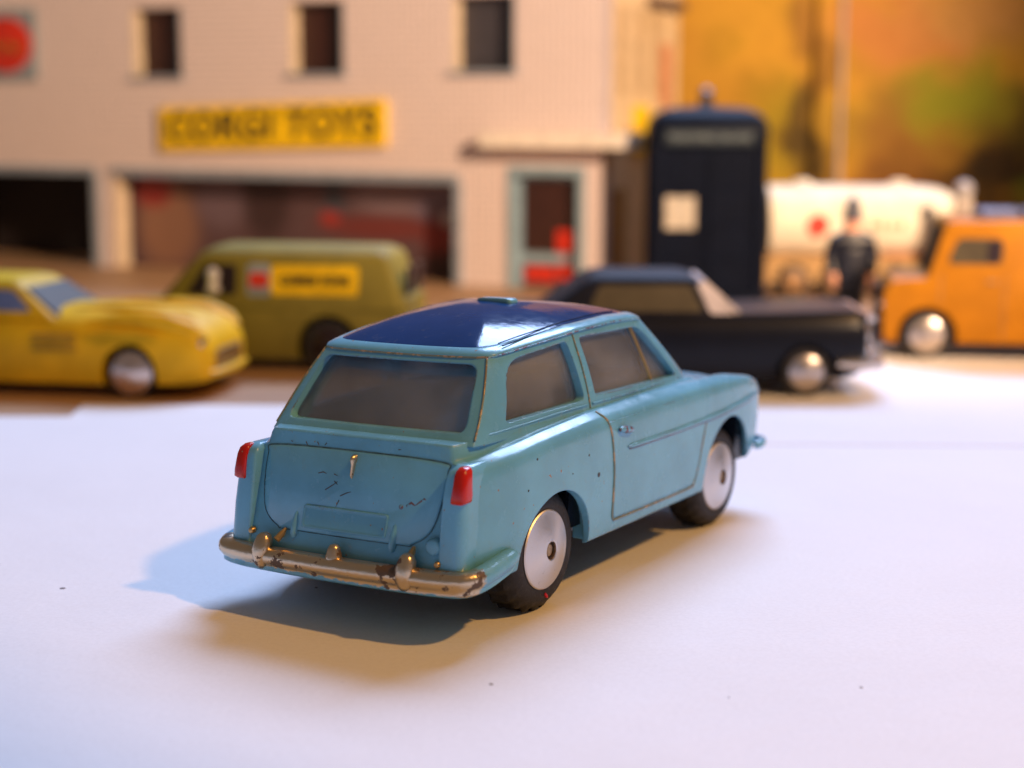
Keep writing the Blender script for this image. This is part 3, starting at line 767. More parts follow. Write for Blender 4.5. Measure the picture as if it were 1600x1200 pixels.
for s in (-1, 1):
    side_panel(B, T, s, [(-10, 18.4), (-9, 22.9), (-2.9, 22.9), (1.9, 18.4)], M_bluetint if s < 0 else M_dark, 'door_window', yc)
    side_panel(B, T, s, [(-22, 18.6), (-19, 22.6), (-14, 22.7), (-13.5, 18.6)], M_dark, 'quarter_window', yc)
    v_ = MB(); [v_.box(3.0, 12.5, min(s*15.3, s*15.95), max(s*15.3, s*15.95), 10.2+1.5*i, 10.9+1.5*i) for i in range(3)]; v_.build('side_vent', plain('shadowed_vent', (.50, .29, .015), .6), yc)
    MB().tube([(13.5, s*15.2, 13.6), (20, s*16.1, 14.4), (27, s*16.2, 14.5), (33, s*15.7, 13.8)], [.2, .7, .7, .2], 8).build('wheel_eyebrow', M_yellow, yc)
    MB().lathe([(2.5, -1.5), (2.5, .5), (2.1, .9), (1.1, 1.3), (.1, 1.4)], 18, 'x', (42.0, s*10.6, 11.8)).build('headlamp', M_chrome, yc)
wsq = MB().rings([[(7.8, y, 17.4) for y in (-11.8, 11.8)]+[(-.3, y, 23.4) for y in (9.6, -9.6)], [(7.0, y, 17.2) for y in (-11.8, 11.8)]+[(-1.1, y, 23.2) for y in (9.6, -9.6)]]).build('windscreen', M_tan, yc)
g_ = MB(); g_.rings([[(44.0, y*k, 7.6+z*k) for y, z in round_poly([(-7.5, -2.4), (7.5, -2.4), (7.5, 2.4), (-7.5, 2.4)], 2)] for k in (1.1,)]+[[(44.8+d, y*k, 7.6+z*k) for y, z in round_poly([(-7.5, -2.4), (7.5, -2.4), (7.5, 2.4), (-7.5, 2.4)], 2)] for d, k in ((0, 1.1), (.3, .98), (-.3, .9))]).build('grille', plain('dull_gold_grille', (.40, .26, .10), .4, .4), yc)
bmp = MB().tube([(37, -14.2, 5.2), (42, -13, 5.2), (45, -9.8, 5.2), (46.0, 0, 5.2), (45, 9.8, 5.2), (42, 13, 5.2), (37, 14.2, 5.2)], .95, 8).build('front_bumper', M_yellow, yc)
for s in (-1, 1):
    MB().tube([(8, s*6.4, 18.6), (18, s*7.2, 18.9), (28, s*7.4, 18.4), (37, s*7.0, 17.0), (41, s*6.4, 14.8)], [.3, .8, .95, .8, .3], 8).build('bonnet_bulge', M_yellow, yc)
    MB().tube([(14, s*13.0, 16.6), (24, s*13.2, 17.4), (33, s*12.8, 17.0), (40, s*11.4, 14.6), (42.5, s*10.6, 12.6)], [.4, 1.9, 2.2, 2.2, 1.6], 10).build('wing', M_yellow, yc)
for s in (-1, 1):
    bg_wheel(yc, 24.5, s*15.2, 5.3, s, M_satin, .84); bg_wheel(yc, -30, s*15.2, 5.3, s, M_satin, .84)

for ch_ in yc.children:
    if ch_.type == 'MESH':
        for v_ in ch_.data.vertices:
            v_.co.z *= .95
            if v_.co.x > .0245: v_.co.x = .0245+(v_.co.x-.0245)*.80

# olive van, nose to the left
vn = thing('toy_van', 'olive green toy delivery van with yellow side label outside the showroom', 'toy van', (-60.5, 172.5, 0), R(180-7))
vb = loft_body([(-35.5, 11.5, 3, 15.5, 16), (-34.5, 13, 2.4, 17, 17), (-20, 13.6, 2.2, 17, 17), (0, 13.6, 2.2, 17, 17.2), (12, 13.6, 2.2, 16, 17), (22, 13.2, 2.4, 14.4, 15.8), (31, 12.6, 2.8, 13.4, 14.6), (35, 11.5, 3.4, 12.2, 13.2), (36.5, 10, 4.4, 10.5, 11)]).build('body', M_olive, vn)
arches(vb, (-17.5, 21), 5.6, 7.6, 13.6)
B, T = (-35.2, 24, 13.4, 14.5), (-31.5, 14, 11.8, 26.0)
cabin_mb(B, T, 2.2).build('cabin', M_olive, vn)
for s in (-1, 1):
    side_panel(B, T, s, [(4.2, 17.4), (4.2, 24.4), (11.8, 24.4), (16.2, 17.4)], M_dark, 'door_window', vn)
    side_panel(B, T, s, [(-24.6, 17.6), (-24.6, 24.4), (-4.0, 24.4), (-4.0, 17.6)], M_ylabel, 'yellow_label', vn, .10)
    lb = side_panel(B, T, s, [(-3.9, 17.2), (-3.9, 24.8), (1.6, 24.8), (1.6, 17.2)], M_grey, 'badge_label', vn, .14)
    side_panel(B, T, s, [(-3.4, 19.3), (-3.4, 22.6), (1.1, 22.6), (1.1, 19.3)], M_redp, 'badge', lb, .24)
    MB().box(-35.8, -35.1, min(s*2.6, s*9.2), max(s*2.6, s*9.2), 18.0, 24.0).build('rear_window', M_dark, vn)
    MB().lathe([(1.2, 0), (1.2, -.9), (.5, -1.2)], 12, 'x', (-35.0, s*11.2, 10)).build('tail_lamp', M_dred, vn)
    bg_wheel(vn, 21, s*13, 6.1, s); bg_wheel(vn, -17.5, s*13, 6.1, s, M_dark)
MB().rings([[(23.2, y, 15.8) for y in (-11, 11)]+[(15, y, 25.2) for y in (9.8, -9.8)], [(22.2, y, 15.6) for y in (-11, 11)]+[(14, y, 25) for y in (9.8, -9.8)]]).build('windscreen', M_dark, vn)
hd = MB(); hd.lathe([(.2, 17.8), (1.6, 18), (1.8, 19.2), (1.0, 19.8), (1.3, 20.6), (1.55, 22), (1.3, 23.2), (.2, 23.8)], 14, 'z', (9.6, 12.75, 0)); hd.build('driver', M_white, vn)

# black saloon, nose to the right
bk = thing('toy_saloon', 'black toy saloon with silver bumper standing behind the pale blue car', 'toy car', (26, 139, 0), 0)
bb = loft_body([(-45, 11, 5.5, 14, 14.5), (-43.5, 14, 4.5, 16.5, 17), (-30, 15.8, 4, 17.4, 17.8), (-5, 16.2, 2.9, 17.4, 17.8), (18, 16.2, 2.9, 17.6, 18.0), (35, 16, 3.2, 18.0, 18.4), (43, 15.5, 4.0, 18.2, 18.4), (45.6, 15, 5, 17.8, 17.8), (46.6, 14.2, 6, 16.8, 16.8)]).build('body', M_navy, bk)
arches(bb, (-29, 33.7), 4.8, 6.6, 16.2)
B, T = (-23, 19.5, 14.2, 17.2), (-13, 11.4, 11.4, 24.2)
cabin_mb(B, T, 1.3).build('cabin', plain('dull_black_roof', (.008, .009, .016), .6, spec=.12), bk)
for s in (-1, 1):
    side_panel(B, T, s, [(-12.5, 18.0), (-9.8, 23.3), (9.2, 23.3), (11.8, 18.0)], M_tan, 'side_window', bk)
    side_panel(B, T, s, [(13.4, 17.6), (10.6, 23.9), (12.2, 23.9), (18.6, 17.6)], M_pale, 'screen_pillar', bk, .2)
    MB().lathe([(2.1, -1), (2.1, .6), (1.7, 1.0), (.1, 1.3)], 16, 'x', (46.4, s*11.4, 13.2)).build('headlamp', M_chrome, bk)
    MB().lathe([(1.5, -1), (1.5, .6), (1.2, .9), (.1, 1.0)], 14, 'x', (46.4, s*7.6, 12.4)).build('fog_lamp', M_chrome, bk)
MB().rings([[(20.0, y, 17.8) for y in (-13, 13)]+[(12.6, y, 24.4) for y in (11, -11)], [(19, y, 17.6) for y in (-13, 13)]+[(11.6, y, 24.2) for y in (11, -11)]]).build('windscreen', M_pale, bk)
g = MB(); [g.box(46.2, 47.8, -9+y*1.5, -8.3+y*1.5, 8.5, 16.5) for y in range(13)]; g.box(46.2, 48.0, -15.2, 15.2, 16.2, 17.4); g.build('grille', M_chrome, bk)
b_ = MB().tube([(40, -16.4, 7.4), (46, -16.2, 7.2), (49, -13.5, 7.0), (50.2, 0, 7.0), (49, 13.5, 7.0), (46, 16.2, 7.2), (40, 16.4, 7.4)], [.7, 1.4, 1.5, 1.5, 1.5, 1.4, .7], 10).build('front_bumper', M_chrome, bk)
for s in (-1, 1):
    MB().lathe([(.2, 4.6), (1.1, 5), (1.2, 8), (.9, 9.6), (.2, 10.2)], 12, 'z', (50.2, s*8, 0)).build('overrider', M_chrome, bk)
    bg_wheel(bk, 33.7, s*15.4, 5.4, s, hubr=.68); bg_wheel(bk, -29, s*15.4, 5.4, s, hubr=.68)

# orange pick-up, nose to the left
tk = thing('toy_truck', 'orange toy pick-up truck with dark roof load at the right edge', 'toy truck', (127.2, 189, 0), R(172))
kb = MB()
side = [(-40, 4.4), (16.6, 4.4), (37.2, 4.4), (37.4, 16.5), (36.2, 19.4), (33, 20.0), (27, 20.3), (23.6, 33.0), (22, 34.2), (-8, 34.4), (-8, 22), (-40, 22)]
pp = round_poly(side, [.5, .3, 1.2, 2.0, 2.6, 1.6, 1.6, 3.0, 3.0, 1.2, .5, .8], 4)
kb.rings([[(x, y*k, z if k < 1 else z) for x, z in pp] for y, k in ((-13.4, .96), (-13.4, 1), (13.4, 1), (13.4, .96))]) if False else kb.rings([[(x, y, 4.4+(z-4.4)*kz) for x, z in pp] for y, kz in ((-13.4, .955), (-12.9, .985), (-11.5, 1.0), (11.5, 1.0), (12.9, .985), (13.4, .955))])
kbo = kb.build('body', M_orange, tk, angle=40)
arches(kbo, (26.8, -24), 5.8, 7.2, 13.4)
for s in (-1, 1):
    MB().prism(round_poly([(9.8, 23.6), (9.6, 29.8), (20.4, 29.8), (22.6, 23.6)], 1.6), 'y', s*13.0, s*13.55).build('door_window', M_tan, tk)
    MB().prism(round_poly([(10.3, 24.1), (10.1, 29.3), (13.2, 29.3), (13.4, 24.1)], 1.0), 'y', s*13.2, s*13.7).build('window_frame', M_dark, tk)
    sm = MB(); sm.tube([(9, s*13.42, 5.2), (9, s*13.42, 21)], .16, 6); sm.tube([(24, s*13.42, 14), (24, s*13.42, 21)], .16, 6); sm.build('door_seam', M_brown, tk)
    MB().tube([(11, s*13.6, 19.4), (13.2, s*13.6, 19.4)], .35, 6).build('door_handle', M_brown, tk)
    bg_wheel(tk, 26.8, s*12.6, 6.0, s, hubr=.70); bg_wheel(tk, -24, s*12.6, 6.6, s)
    MB().lathe([(1.6, -1), (1.6, .8), (1.2, 1.1), (.1, 1.2)], 14, 'x', (37.2, s*8.6, 13.5)).build('headlamp', M_chrome, tk)
MB().rings([[(26.9, y, 21.2) for y in (-11, 11)]+[(23.95, y, 32.2) for y in (11, -11)], [(26.4, y, 21) for y in (-11, 11)]+[(23.6, y, 32.2) for y in (11, -11)]]).build('windscreen', plain('shaded_glass', (.012, .009, .006), .6, spec=.06), tk)
MB().box(37.2, 38.6, -9, 9, 6, 18).build('grille', M_dark, tk)
MB().box(-40, 36, -9.5, 9.5, 2.6, 4.6).build('chassis', M_dark, tk)
MB().box(36.5, 39.5, -12.5, 12.5, 3.6, 6.2).build('front_bumper', M_dark, tk)
ld = thing('roof_load', 'flat dark blue grey load lying on the orange pick-up roof', 'roof load', (127.2, 189, 34.3), R(172))
MB().rings([[(x, y, z) for x, y in round_poly([(-30, -9), (14.5, -9), (14.5, 9), (-30, 9)], 1.5)] for z in (.15, 1.6)]+[[(x, y, 2.0) for x, y in round_poly([(-29.5, -8.5), (14, -8.5), (14, 8.5), (-29.5, 8.5)], 1.5)]]).build('slab', plain('blue_grey_load', (.10, .10, .16), .5), ld)
MB().box(4, 5.5, -9.3, 9.3, .1, 2.15).build('strap', M_dark, ld)

# cream tanker, front to the right
tn = thing('toy_tanker', 'cream toy tanker with red roundel between blue box and orange pick-up', 'toy tanker', (112, 334, 0), 0)
rings = []
for x, k, dz in ((-31, .9, 0), (-30, 1, 0), (-10, 1, 0), (14, 1, 0), (22, .97, .2), (27, .86, .9), (31, .66, 1.6), (34, .40, 2.2), (35.4, .12, 2.4)):
    rings.append([(x-(0 if x < 20 else (1-math.sin(a))*3.2*(x-20)/14), 14*k*math.cos(a), 24+dz+12.2*k*math.sin(a)) for a in np.linspace(0, 2*math.pi, 28, endpoint=False)])
MB().rings(rings).build('tank', M_cream, tn, angle=50)
for x in (-18, 14): MB().lathe([(3.2, 35.2), (3.2, 36.9), (2.4, 37.6), (.2, 37.9)], 18, 'z', (x, 0, 0)).build('filler_cap', M_cream, tn)
MB().box(-31, 20, -11, 11, 4.5, 13).build('chassis', plain('tan_chassis', (.46, .27, .10), .5), tn)
MB().box(8, 24, -10, 10, 4.5, 14.5).build('cab_base', plain('rust_red_cab', (.40, .13, .04), .5), tn)
ro = MB().lathe([(3.6, 0), (3.6, -.5), (.1, -.5)], 28, 'y', (-14.8, -13.75, 23.6)); ro.build('red_roundel', M_redp, tn)
dl = MB()
for i, w in enumerate((3.0, 2.2, 2.6, 2.4)): dl.box(2.2+i*3.1, 2.2+i*3.1+w*.75, -14.25, -13.7, 22.6, 24.8)
dl.build('faded_lettering', plain('faded_ink', (.40, .27, .14), .6), tn)
for x in (-22, -8, 12):
    for s in (-1, 1): bg_wheel(tn, x, s*12.5, 5.5, s, M_brown)

# grey post behind the pick-up cab
gp = thing('grey_bollard', 'small pale grey bollard behind the orange pick-up cab', 'bollard', (139.5, 303, 0))
MB().lathe([(3.4, 0), (3.4, 1.5), (2.6, 2), (2.5, 35), (2.9, 35.6), (2.9, 37), (1.8, 38.4), (.2, 39)], 20, 'z').build('post', plain('grey_paint', (.42, .38, .37), .5), gp)
MB().lathe([(2.75, 30), (2.85, 30.3), (2.85, 32.4), (2.75, 32.6)], 20, 'z').build('band', plain('pale_band', (.62, .50, .40), .5), gp)
# tall thin pole in front of the picture board
po = thing('lamp_post', 'tall thin grey pole standing before the autumn picture board', 'post', (124, 428, 0))
MB().lathe([(3.2, -.5), (3.2, 6), (1.6, 8), (1.25, 9), (1.15, 60), (1.0, 160)], 16, 'z').build('pole', plain('weathered_grey', (.36, .29, .26), .5), po)
MB().tube([(0, 0, 158), (0, -4, 164), (0, -14, 168), (0, -24, 167)], [1.0, .9, .8, .8], 8).build('arm', plain('weathered_grey_arm', (.36, .29, .26), .5), po)
MB().lathe([(.5, 0), (2.6, -1.5), (2.2, -4), (.3, -5)], 14, 'z', (0, -24, 167)).build('lantern', M_pale, po)

# ------------------------------------------------------------------ police box
M_box = enamel('police_box_blue', (.0012, .0035, .013), .5, .10)
pb = thing('police_box', 'dark blue police box with lamp and white notice beside the shop', 'police box', (60.6, 327, 0), R(-2))
MB().prism(round_poly([(-18.2, -18.2), (18.2, -18.2), (18.2, 18.2), (-18.2, 18.2)], 1.2), 'z', 0, 2.4).build('plinth', M_box, pb)
MB().box(-15.8, 15.8, -15.6, 15.6, 2.2, 52).build('carcass', M_box, pb)
for sx in (-1, 1):
    for sy in (-1, 1):
        MB().prism(round_poly([(sx*17.6, sy*17.6), (sx*14.4, sy*17.6), (sx*14.4, sy*14.4), (sx*17.6, sy*14.4)], .6), 'z', 2.4, 52.5).build('corner_post', M_box, pb)
for sx in (-1, 1):
    dr = MB(); x0, x1 = sorted((sx*.25, sx*14.3))
    dr.box(x0, x1, -16.3, -15.5, 2.6, 49.5); dro = dr.build('door', M_box, pb)
    fr = MB()
    for z in (2.7, 13.6, 24.6, 35.6, 48.0): fr.box(x0, x1, -16.9, -16.2, z, z+1.4)
    for xx in (x0, x1-1.4): fr.box(xx, xx+1.4, -16.95, -16.25, 2.6, 49.5)
    o = fr.build('door_frame', M_box, dro)
    wn = MB(); wn.box(x0+1.6, x1-1.6, -16.5, -16.25, 37.4, 47.6); wo = wn.build('window', M_box, pb)
    mu = MB()
    for k in (1, 2): mu.box(lerp(x0+1.6, x1-1.6, k/3)-.3, lerp(x0+1.6, x1-1.6, k/3)+.3, -16.8, -16.4, 37.4, 47.6)
    mu.box(x0+1.6, x1-1.6, -16.75, -16.45, 42.2, 42.8); o = mu.build('glazing_bar', M_box, wo)
    ng = MB(); 
nt_ = MB(); nt_.box(-13.0, -4.0, -17.2, -16.6, 23.0, 33.2); no = nt_.build('notice', plain('cream_notice', (.52, .45, .36), .6), pb)
nl = MB()
for i, (a, b_2) in enumerate(((-11.5, -5), (-10.5, -6), (-11.8, -6.4), (-11, -5.6), (-9, -6.5))): nl.box(a, b_2, -17.28, -17.15, 31.6-1.7*i, 32.1-1.7*i)
o = nl.build('notice_print', plain('grey_ink', (.35, .33, .3), .6), no)
MB().lathe([(.6, 0), (.6, -1.0), (.1, -1.2)], 10, 'y', (1.6, -16.9, 24)).build('door_handle', M_box, pb)
M_signbox = plain('sign_face', (.018, .028, .042), .5, spec=.2)
sg = MB().box(-13.5, 13.5, -18.8, -15, 49.6, 54.4).build('sign_box', M_signbox, pb)
rings = []
for z, w in ((52.0, 17.9), (54.5, 18.0), (56.6, 17.5), (58.6, 16.2), (60.2, 14.0), (61.2, 11), (61.7, 5)):
    rings.append([(x, y, z) for x, y in round_poly([(-w, -w), (w, -w), (w, w), (-w, w)], 2.2, 5)])
MB().rings(rings).build('roof', M_box, pb, angle=50)
lm_ = MB().lathe([(2.6, 61.4), (2.6, 62.6), (1.9, 63), (1.9, 65.8), (2.4, 66), (2.4, 66.5), (1.2, 67.5), (.2, 67.8)], 20, 'z').build('roof_lamp', plain('lamp_casing', (.03, .03, .05), .3), pb)

for ch_ in list(pb.children_recursive):
    if ch_.type == 'MESH': ch_.data.transform(Matrix.Diagonal((1.05, 1.05, 1, 1)))
def text_mesh(txt, size, ext, bold=0., shear=0., spacing=1.0):
    c = bpy.data.curves.new('lettering', 'FONT'); c.body = txt; c.size = size*MM; c.extrude = ext*MM; c.offset = bold*MM; c.shear = shear
    c.align_x = 'CENTER'; c.align_y = 'CENTER'; c.space_character = spacing
    o = bpy.data.objects.new('lettering', c); COL.objects.link(o)
    me = bpy.data.meshes.new_from_object(o.evaluated_get(bpy.context.evaluated_depsgraph_get()))
    bpy.data.objects.remove(o, do_unlink=True); return me
def lettering(txt, size, mat, parent, loc, rot=(math.pi/2, 0, 0), sx=1., **kw):
    me = text_mesh(txt, size, .12, **kw); me.materials.clear(); me.materials.append(mat)
    o = bpy.data.objects.new('lettering', me); COL.objects.link(o); o.parent = parent
    o.location = [c*MM for c in loc]; o.rotation_euler = rot; o.scale = (sx, 1, 1); return o
lettering('POLICE PUBLIC CALL BOX', 2.6, plain('grey_letters', (.15, .18, .18), .5), pb, (0, -19.85, 52), sx=.84, bold=.05)
# labels on the van (near side only lettering shows)
tx = lettering('CORGI TOYS', 2.9, M_ink, vn, (-14.3, 13.0, 21.0), rot=(math.pi/2, 0, math.pi), sx=.95, bold=.08, shear=.15)
tx.rotation_euler = (R(90-8), 0, math.pi)

# ------------------------------------------------------------------ policeman figure
M_tunic = plain('navy_tunic', (.008, .010, .022), .45); M_skin = plain('painted_skin', (.62, .30, .20), .5)
pm = thing('person', 'policeman figure in dark helmet and tunic standing by the blue box', 'person', (90, 230, 0), 0)
def skin_body(name, verts, edges, radii, mat, parent, lv=2):
    me = bpy.data.meshes.new(name); me.from_pydata([(x*MM, y*MM, z*MM) for x, y, z in verts], edges, []); 
    o = bpy.data.objects.new(name, me); COL.objects.link(o)
    m = o.modifiers.new('skin', 'SKIN'); m.use_smooth_shade = True
    sv = me.skin_vertices[0].data
    for i, r in enumerate(radii):
        sv[i].radius = (r*MM, r*MM) if not isinstance(r, tuple) else (r[0]*MM, r[1]*MM)
    sv[0].use_root = True
    s = o.modifiers.new('sub', 'SUBSURF'); s.levels = s.render_levels = lv
    dg = bpy.context.evaluated_depsgraph_get(); nm = bpy.data.meshes.new_from_object(o.evaluated_get(dg)); o.modifiers.clear(); o.data = nm
    nm.materials.clear(); nm.materials.append(mat); o.parent = parent; return o
def two_tone(name, mats):
    """one continuous painted body: boots, trousers and tunic, hands and head by height and reach"""
    m, nt, b = mat_base(name); v = coords(nt)
    sep = nt.nodes.new('ShaderNodeSeparateXYZ'); nt.links.new(v, sep.inputs[0])
    skin_top = math_(nt, 'GREATER_THAN', sep.outputs['Z'], 28.0)
    ax = math_(nt, 'ABSOLUTE', sep.outputs['X'])
    hand = math_(nt, 'MULTIPLY', math_(nt, 'GREATER_THAN', ax, 4.1), math_(nt, 'LESS_THAN', sep.outputs['Z'], 16.6))
    k = math_(nt, 'MAXIMUM', skin_top, hand)
    nt.links.new(mixc(nt, k, (.008, .010, .022), (.72, .36, .24)), b.inputs['Base Color']); b.inputs['Roughness'].default_value = .45
    return m
V = [(0, 0, 17.5), (0, 0, 20), (0, .1, 24), (0, .1, 26.6), (0, 0, 28.3), (0, -.2, 30.2), (0, -.2, 32.2)]
E_ = [(i, i+1) for i in range(6)]; Rr = [(5.0, 3.4), (4.7, 3.2), (5.6, 3.6), (4.4, 3.0), 1.7, (2.7, 2.8), (2.4, 2.5)]
for s in (-1, 1):
    n = len(V); V += [(s*1.7, 0, 14.5), (s*1.8, -.1, 8.2), (s*1.85, .2, 2.0), (s*2.0, -2.0, .9)]; E_ += [(0, n), (n, n+1), (n+1, n+2), (n+2, n+3)]; Rr += [2.6, 2.1, 1.6, 1.3]
    n = len(V); V += [(s*4.6, .2, 25.2), (s*5.9, .4, 20.6), (s*5.3, -1.0, 16.6), (s*5.1, -1.3, 14.6)]; E_ += [(3, n), (n, n+1), (n+1, n+2), (n+2, n+3)]; Rr += [2.2, 1.8, 1.4, 1.1]
    hnd = n+3
    for k, (dx, dy, L) in enumerate(((-.55, -.35, 1.0), (-.2, -.12, 1.25), (.15, .1, 1.2), (.5, .3, .9))):
        m_ = len(V); V += [(s*(4.7+dx), -1.3+dy, 13.6), (s*(4.65+dx), -1.35+dy, 13.6-L)]; E_ += [(hnd, m_), (m_, m_+1)]; Rr += [.3, .24]
    m_ = len(V); V += [(s*4.2, -2.0, 14.0), (s*4.15, -2.3, 13.2)]; E_ += [(hnd, m_), (m_, m_+1)]; Rr += [.3, .24]
skin_body('figure', V, E_, Rr, two_tone('painted_figure', None), pm)
MB().lathe([(2.4, 31.3), (2.95, 31.1), (3.0, 31.4), (2.4, 31.9), (2.3, 33.6), (2.0, 35.4), (1.3, 36.6), (.5, 37.1), (.45, 37.7), (.05, 37.9)], 24, 'z', (0, -.2, 0)).build('helmet', plain('grey_blue_helmet', (.075, .075, .10), .4), pm)
MB().lathe([(.75, 0), (.75, -.3), (.1, -.4)], 10, 'y', (0, -1.95, 33.4)).build('helmet_badge', M_chrome, pm)
fc_ = MB()
fc_.lathe([(.2, -.2), (.35, .1), (.12, .35)], 8, 'y', (0, -2.05, 30.3))
fc_.build('nose', M_skin, pm)
for s in (-1, 1):
    MB().lathe([(.2, .05), (.22, -.08), (.05, -.14)], 8, 'y', (s*.62, -1.78, 30.9)).build('eye', M_ink, pm)
    MB().lathe([(.25, .3), (.45, 0), (.25, -.2)], 8, 'x', (s*1.65, 0, 30.4)).build('ear', M_skin, pm)
MB().box(-.5, .5, -1.95, -1.6, 29.15, 29.4).build('mouth', M_dred, pm)
bt = MB(); [bt.lathe([(.3, .1), (.3, -.2), (.1, -.28)], 8, 'y', (0, -1.95, z)) for z in (18.6, 20.4, 22.2, 24)]; bt.build('tunic_button', M_chrome, pm)
MB().tube([(2.9*math.sin(a), -2.05*math.cos(a), 18.2) for a in np.linspace(0, 2*math.pi, 20, endpoint=False)], .38, 6, closed=True).build('belt', M_dark, pm)

# ------------------------------------------------------------------ cardboard shop building (local x along the facade, corner at 0; y into the depth)
def facade_mat(name, base=(.80, .66, .62), line=(.44, .35, .33)):
    m, nt, b = mat_base(name); v = coords(nt)
    mp = nt.nodes.new('ShaderNodeMapping'); mp.inputs['Rotation'].default_value = (math.pi/2, 0, 0); nt.links.new(v, mp.inputs[0])
    br = nt.nodes.new('ShaderNodeTexBrick'); br.inputs['Scale'].default_value = 1.0; br.inputs['Mortar Size'].default_value = .22
    br.offset = 0.0; br.inputs['Brick Width'].default_value = 2.4; br.inputs['Row Height'].default_value = 2.4; br.inputs['Bias'].default_value = 0
    br.inputs['Color1'].default_value = (*base, 1); br.inputs['Color2'].default_value = (*[c*1.06 for c in base], 1); br.inputs['Mortar'].default_value = (*line, 1)
    nt.links.new(mp.outputs[0], br.inputs['Vector'])
    nt.links.new(mixc(nt, mapr(nt, noise(nt, v, .05, 4), .35, .7, 0, .25), br.outputs['Color'], tuple(c*.9 for c in base)), b.inputs['Base Color'])
    b.inputs['Roughness'].default_value = .7
    return m
M_fac = facade_mat('cream_brick_print'); M_trim = plain('grey_trim', (.29, .33, .39), .6); M_jamb = plain('cream_card', (.66, .52, .36), .7)
M_dframe = plain('blue_grey_door', (.26, .36, .42), .5); M_pane = plain('dark_brown_pane', (.045, .016, .012), .35); M_dpane = plain('dark_grey_pane', (.055, .05, .06), .35)
BA = R(-25)
sh = thing('toy_shop_building', 'cream card garage building with dark openings and upper windows', 'building', (27.4, 335, 0), BA)
HT = 118; TH = 8; XL = -330
openings = [(-300, -211.2, -.5, 36.8), (-201.8, -54.2, -.5, 36.6), (-33.6, -6.4, -.5, 41.0)]
wins = [(-258.0, -236.0, 72.0, 97.6, True)][:0]+[(-190.8, -168.5, 72.6, 97.6), (-121.3, -98.8, 73.2, 98.2), (-55.5, -32.0, 73.6, 99.0)]
fw = MB()
xs = sorted({XL, 0, *[o for a in openings for o in a[:2]], *[o for a in wins for o in a[:2]]})
for a, b in zip(xs[:-1], xs[1:]):
    mid = (a+b)/2; holes = sorted([(o[2], o[3]) for o in openings+wins if o[0] <= mid <= o[1]])
    z = -.5
    for h0, h1 in holes:
        if h0 > z+.01: fw.box(a, b, 0, TH, z, h0)
        z = h1
    fw.box(a, b, 0, TH, z, HT)
wall = fw.build('front_wall', M_fac, sh, smooth=False)
# jamb liners, sills and lintels
for a in openings[:2]:
    MB().box(a[0], a[0]+.6, -.3, TH, 0, a[3]).build('jamb', M_jamb, sh); MB().box(a[1]-.6, a[1], -.3, TH, 0, a[3]).build('jamb', M_trim, sh)
    MB().box(a[0]-1, a[1]+1, -1.4, -.02, a[3]-1.2, a[3]+1.6).build('lintel', M_trim, sh)
    MB().box(a[1]-.6, a[1]+2.2, -.9, -.02, -.4, a[3]-1.3).build('opening_frame', M_trim, sh)
for i, a in enumerate(wins):
    w = bpy.data.objects.new('window', None); COL.objects.link(w); w.parent = sh; w.empty_display_size = .004
    MB().box(a[0]-1.2, a[1]+1.2, -1.5, TH-1, a[2]-1.4, a[2]).build('sill', M_trim, w)
    MB().box(a[0], a[0]+.5, .1, TH-1, a[2], a[3]).build('reveal', M_jamb, w)
    MB().box(a[0]+.5, a[1]-.5, TH-2.2, TH-1.2, a[2], a[3]).build('pane', M_pane if i < 2 else M_dpane, w)
    MB().box(a[1]-.9, a[1]-.02, .1, TH-1, a[2], a[3]).build('frame', M_trim, w)
# side wall to the right, roof slab
sw = MB(); D = 74
M_side = plain('cream_side_card', (.66, .47, .26), .7)
sw.box(-TH, -.05, TH, D, -.5, HT); sw.build('side_wall', M_side, sh, smooth=False)
MB().box(XL, 4, -5, D+5, HT, HT+4).build('roof', M_trim, sh, smooth=False)
MB().box(-TH, 3, D-34, D, 96.5, 99.5).build('gutter', plain('dark_gutter', (.12, .07, .05), .6), sh)
for d in (14, 30, 46): MB().box(-.4, .35, d, d+5.5, 66, 95).build('side_window', plain('tan_side_window', (.42, .28, .15), .5), sh)
MB().box(-.4, .4, 8, 21, 0, 34).build('side_door', plain('brown_side_door', (.24, .12, .045), .5), sh)
MB().box(-.4, 1.2, 28, 41, 46, 62).build('side_sign', M_ylabel, sh)
MB().box(-.4, .5, 55, 66, 62, 84).build('poster', plain('pale_red_poster', (.55, .22, .10), .5), sh)
# interior boards
def show_print():
    m, nt, b = mat_base('showroom_print'); v = coords(nt); col = (.10, .055, .06)
    for (x, z, rx, rz, c, k) in ((-185, 16, 16, 20, (.26, .13, .08), .9), (-192, 29, 10, 7, (.28, .02, .02), .95), (-160, 26, 14, 12, (.15, .10, .12), .9), (-140, 28, 12, 20, (.04, .02, .02), .9), (-110, 30, 5, 14, (.05, .06, .08), .9),
                                 (-85, 30, 22, 8, (.22, .15, .17), .9), (-66, 26, 12, 10, (.16, .12, .17), .9), (-90, 18, 30, 5, (.16, .03, .025), .9), (-66, 14, 8, 10, (.22, .02, .015), .95), (-62, 22, 5, 3, (.42, .40, .44), .9), (-112, 21, 5, 3, (.36, .03, .02), .9), (-60, 4, 18, 8, (.03, .01, .01), .9)):
        mp = nt.nodes.new('ShaderNodeMapping'); mp.inputs['Location'].default_value = (-x/rx, 0, -z/rz); mp.inputs['Scale'].default_value = (1/rx, 0, 1/rz); nt.links.new(v, mp.inputs[0])
        ln = nt.nodes.new('ShaderNodeVectorMath'); ln.operation = 'LENGTH'; nt.links.new(mp.outputs[0], ln.inputs[0])
        col = mixc(nt, mapr(nt, ln.outputs['Value'], 1.2, .5, 0, k), col, c)
    nt.links.new(col, b.inputs['Base Color']); b.inputs['Roughness'].default_value = .5
    return m
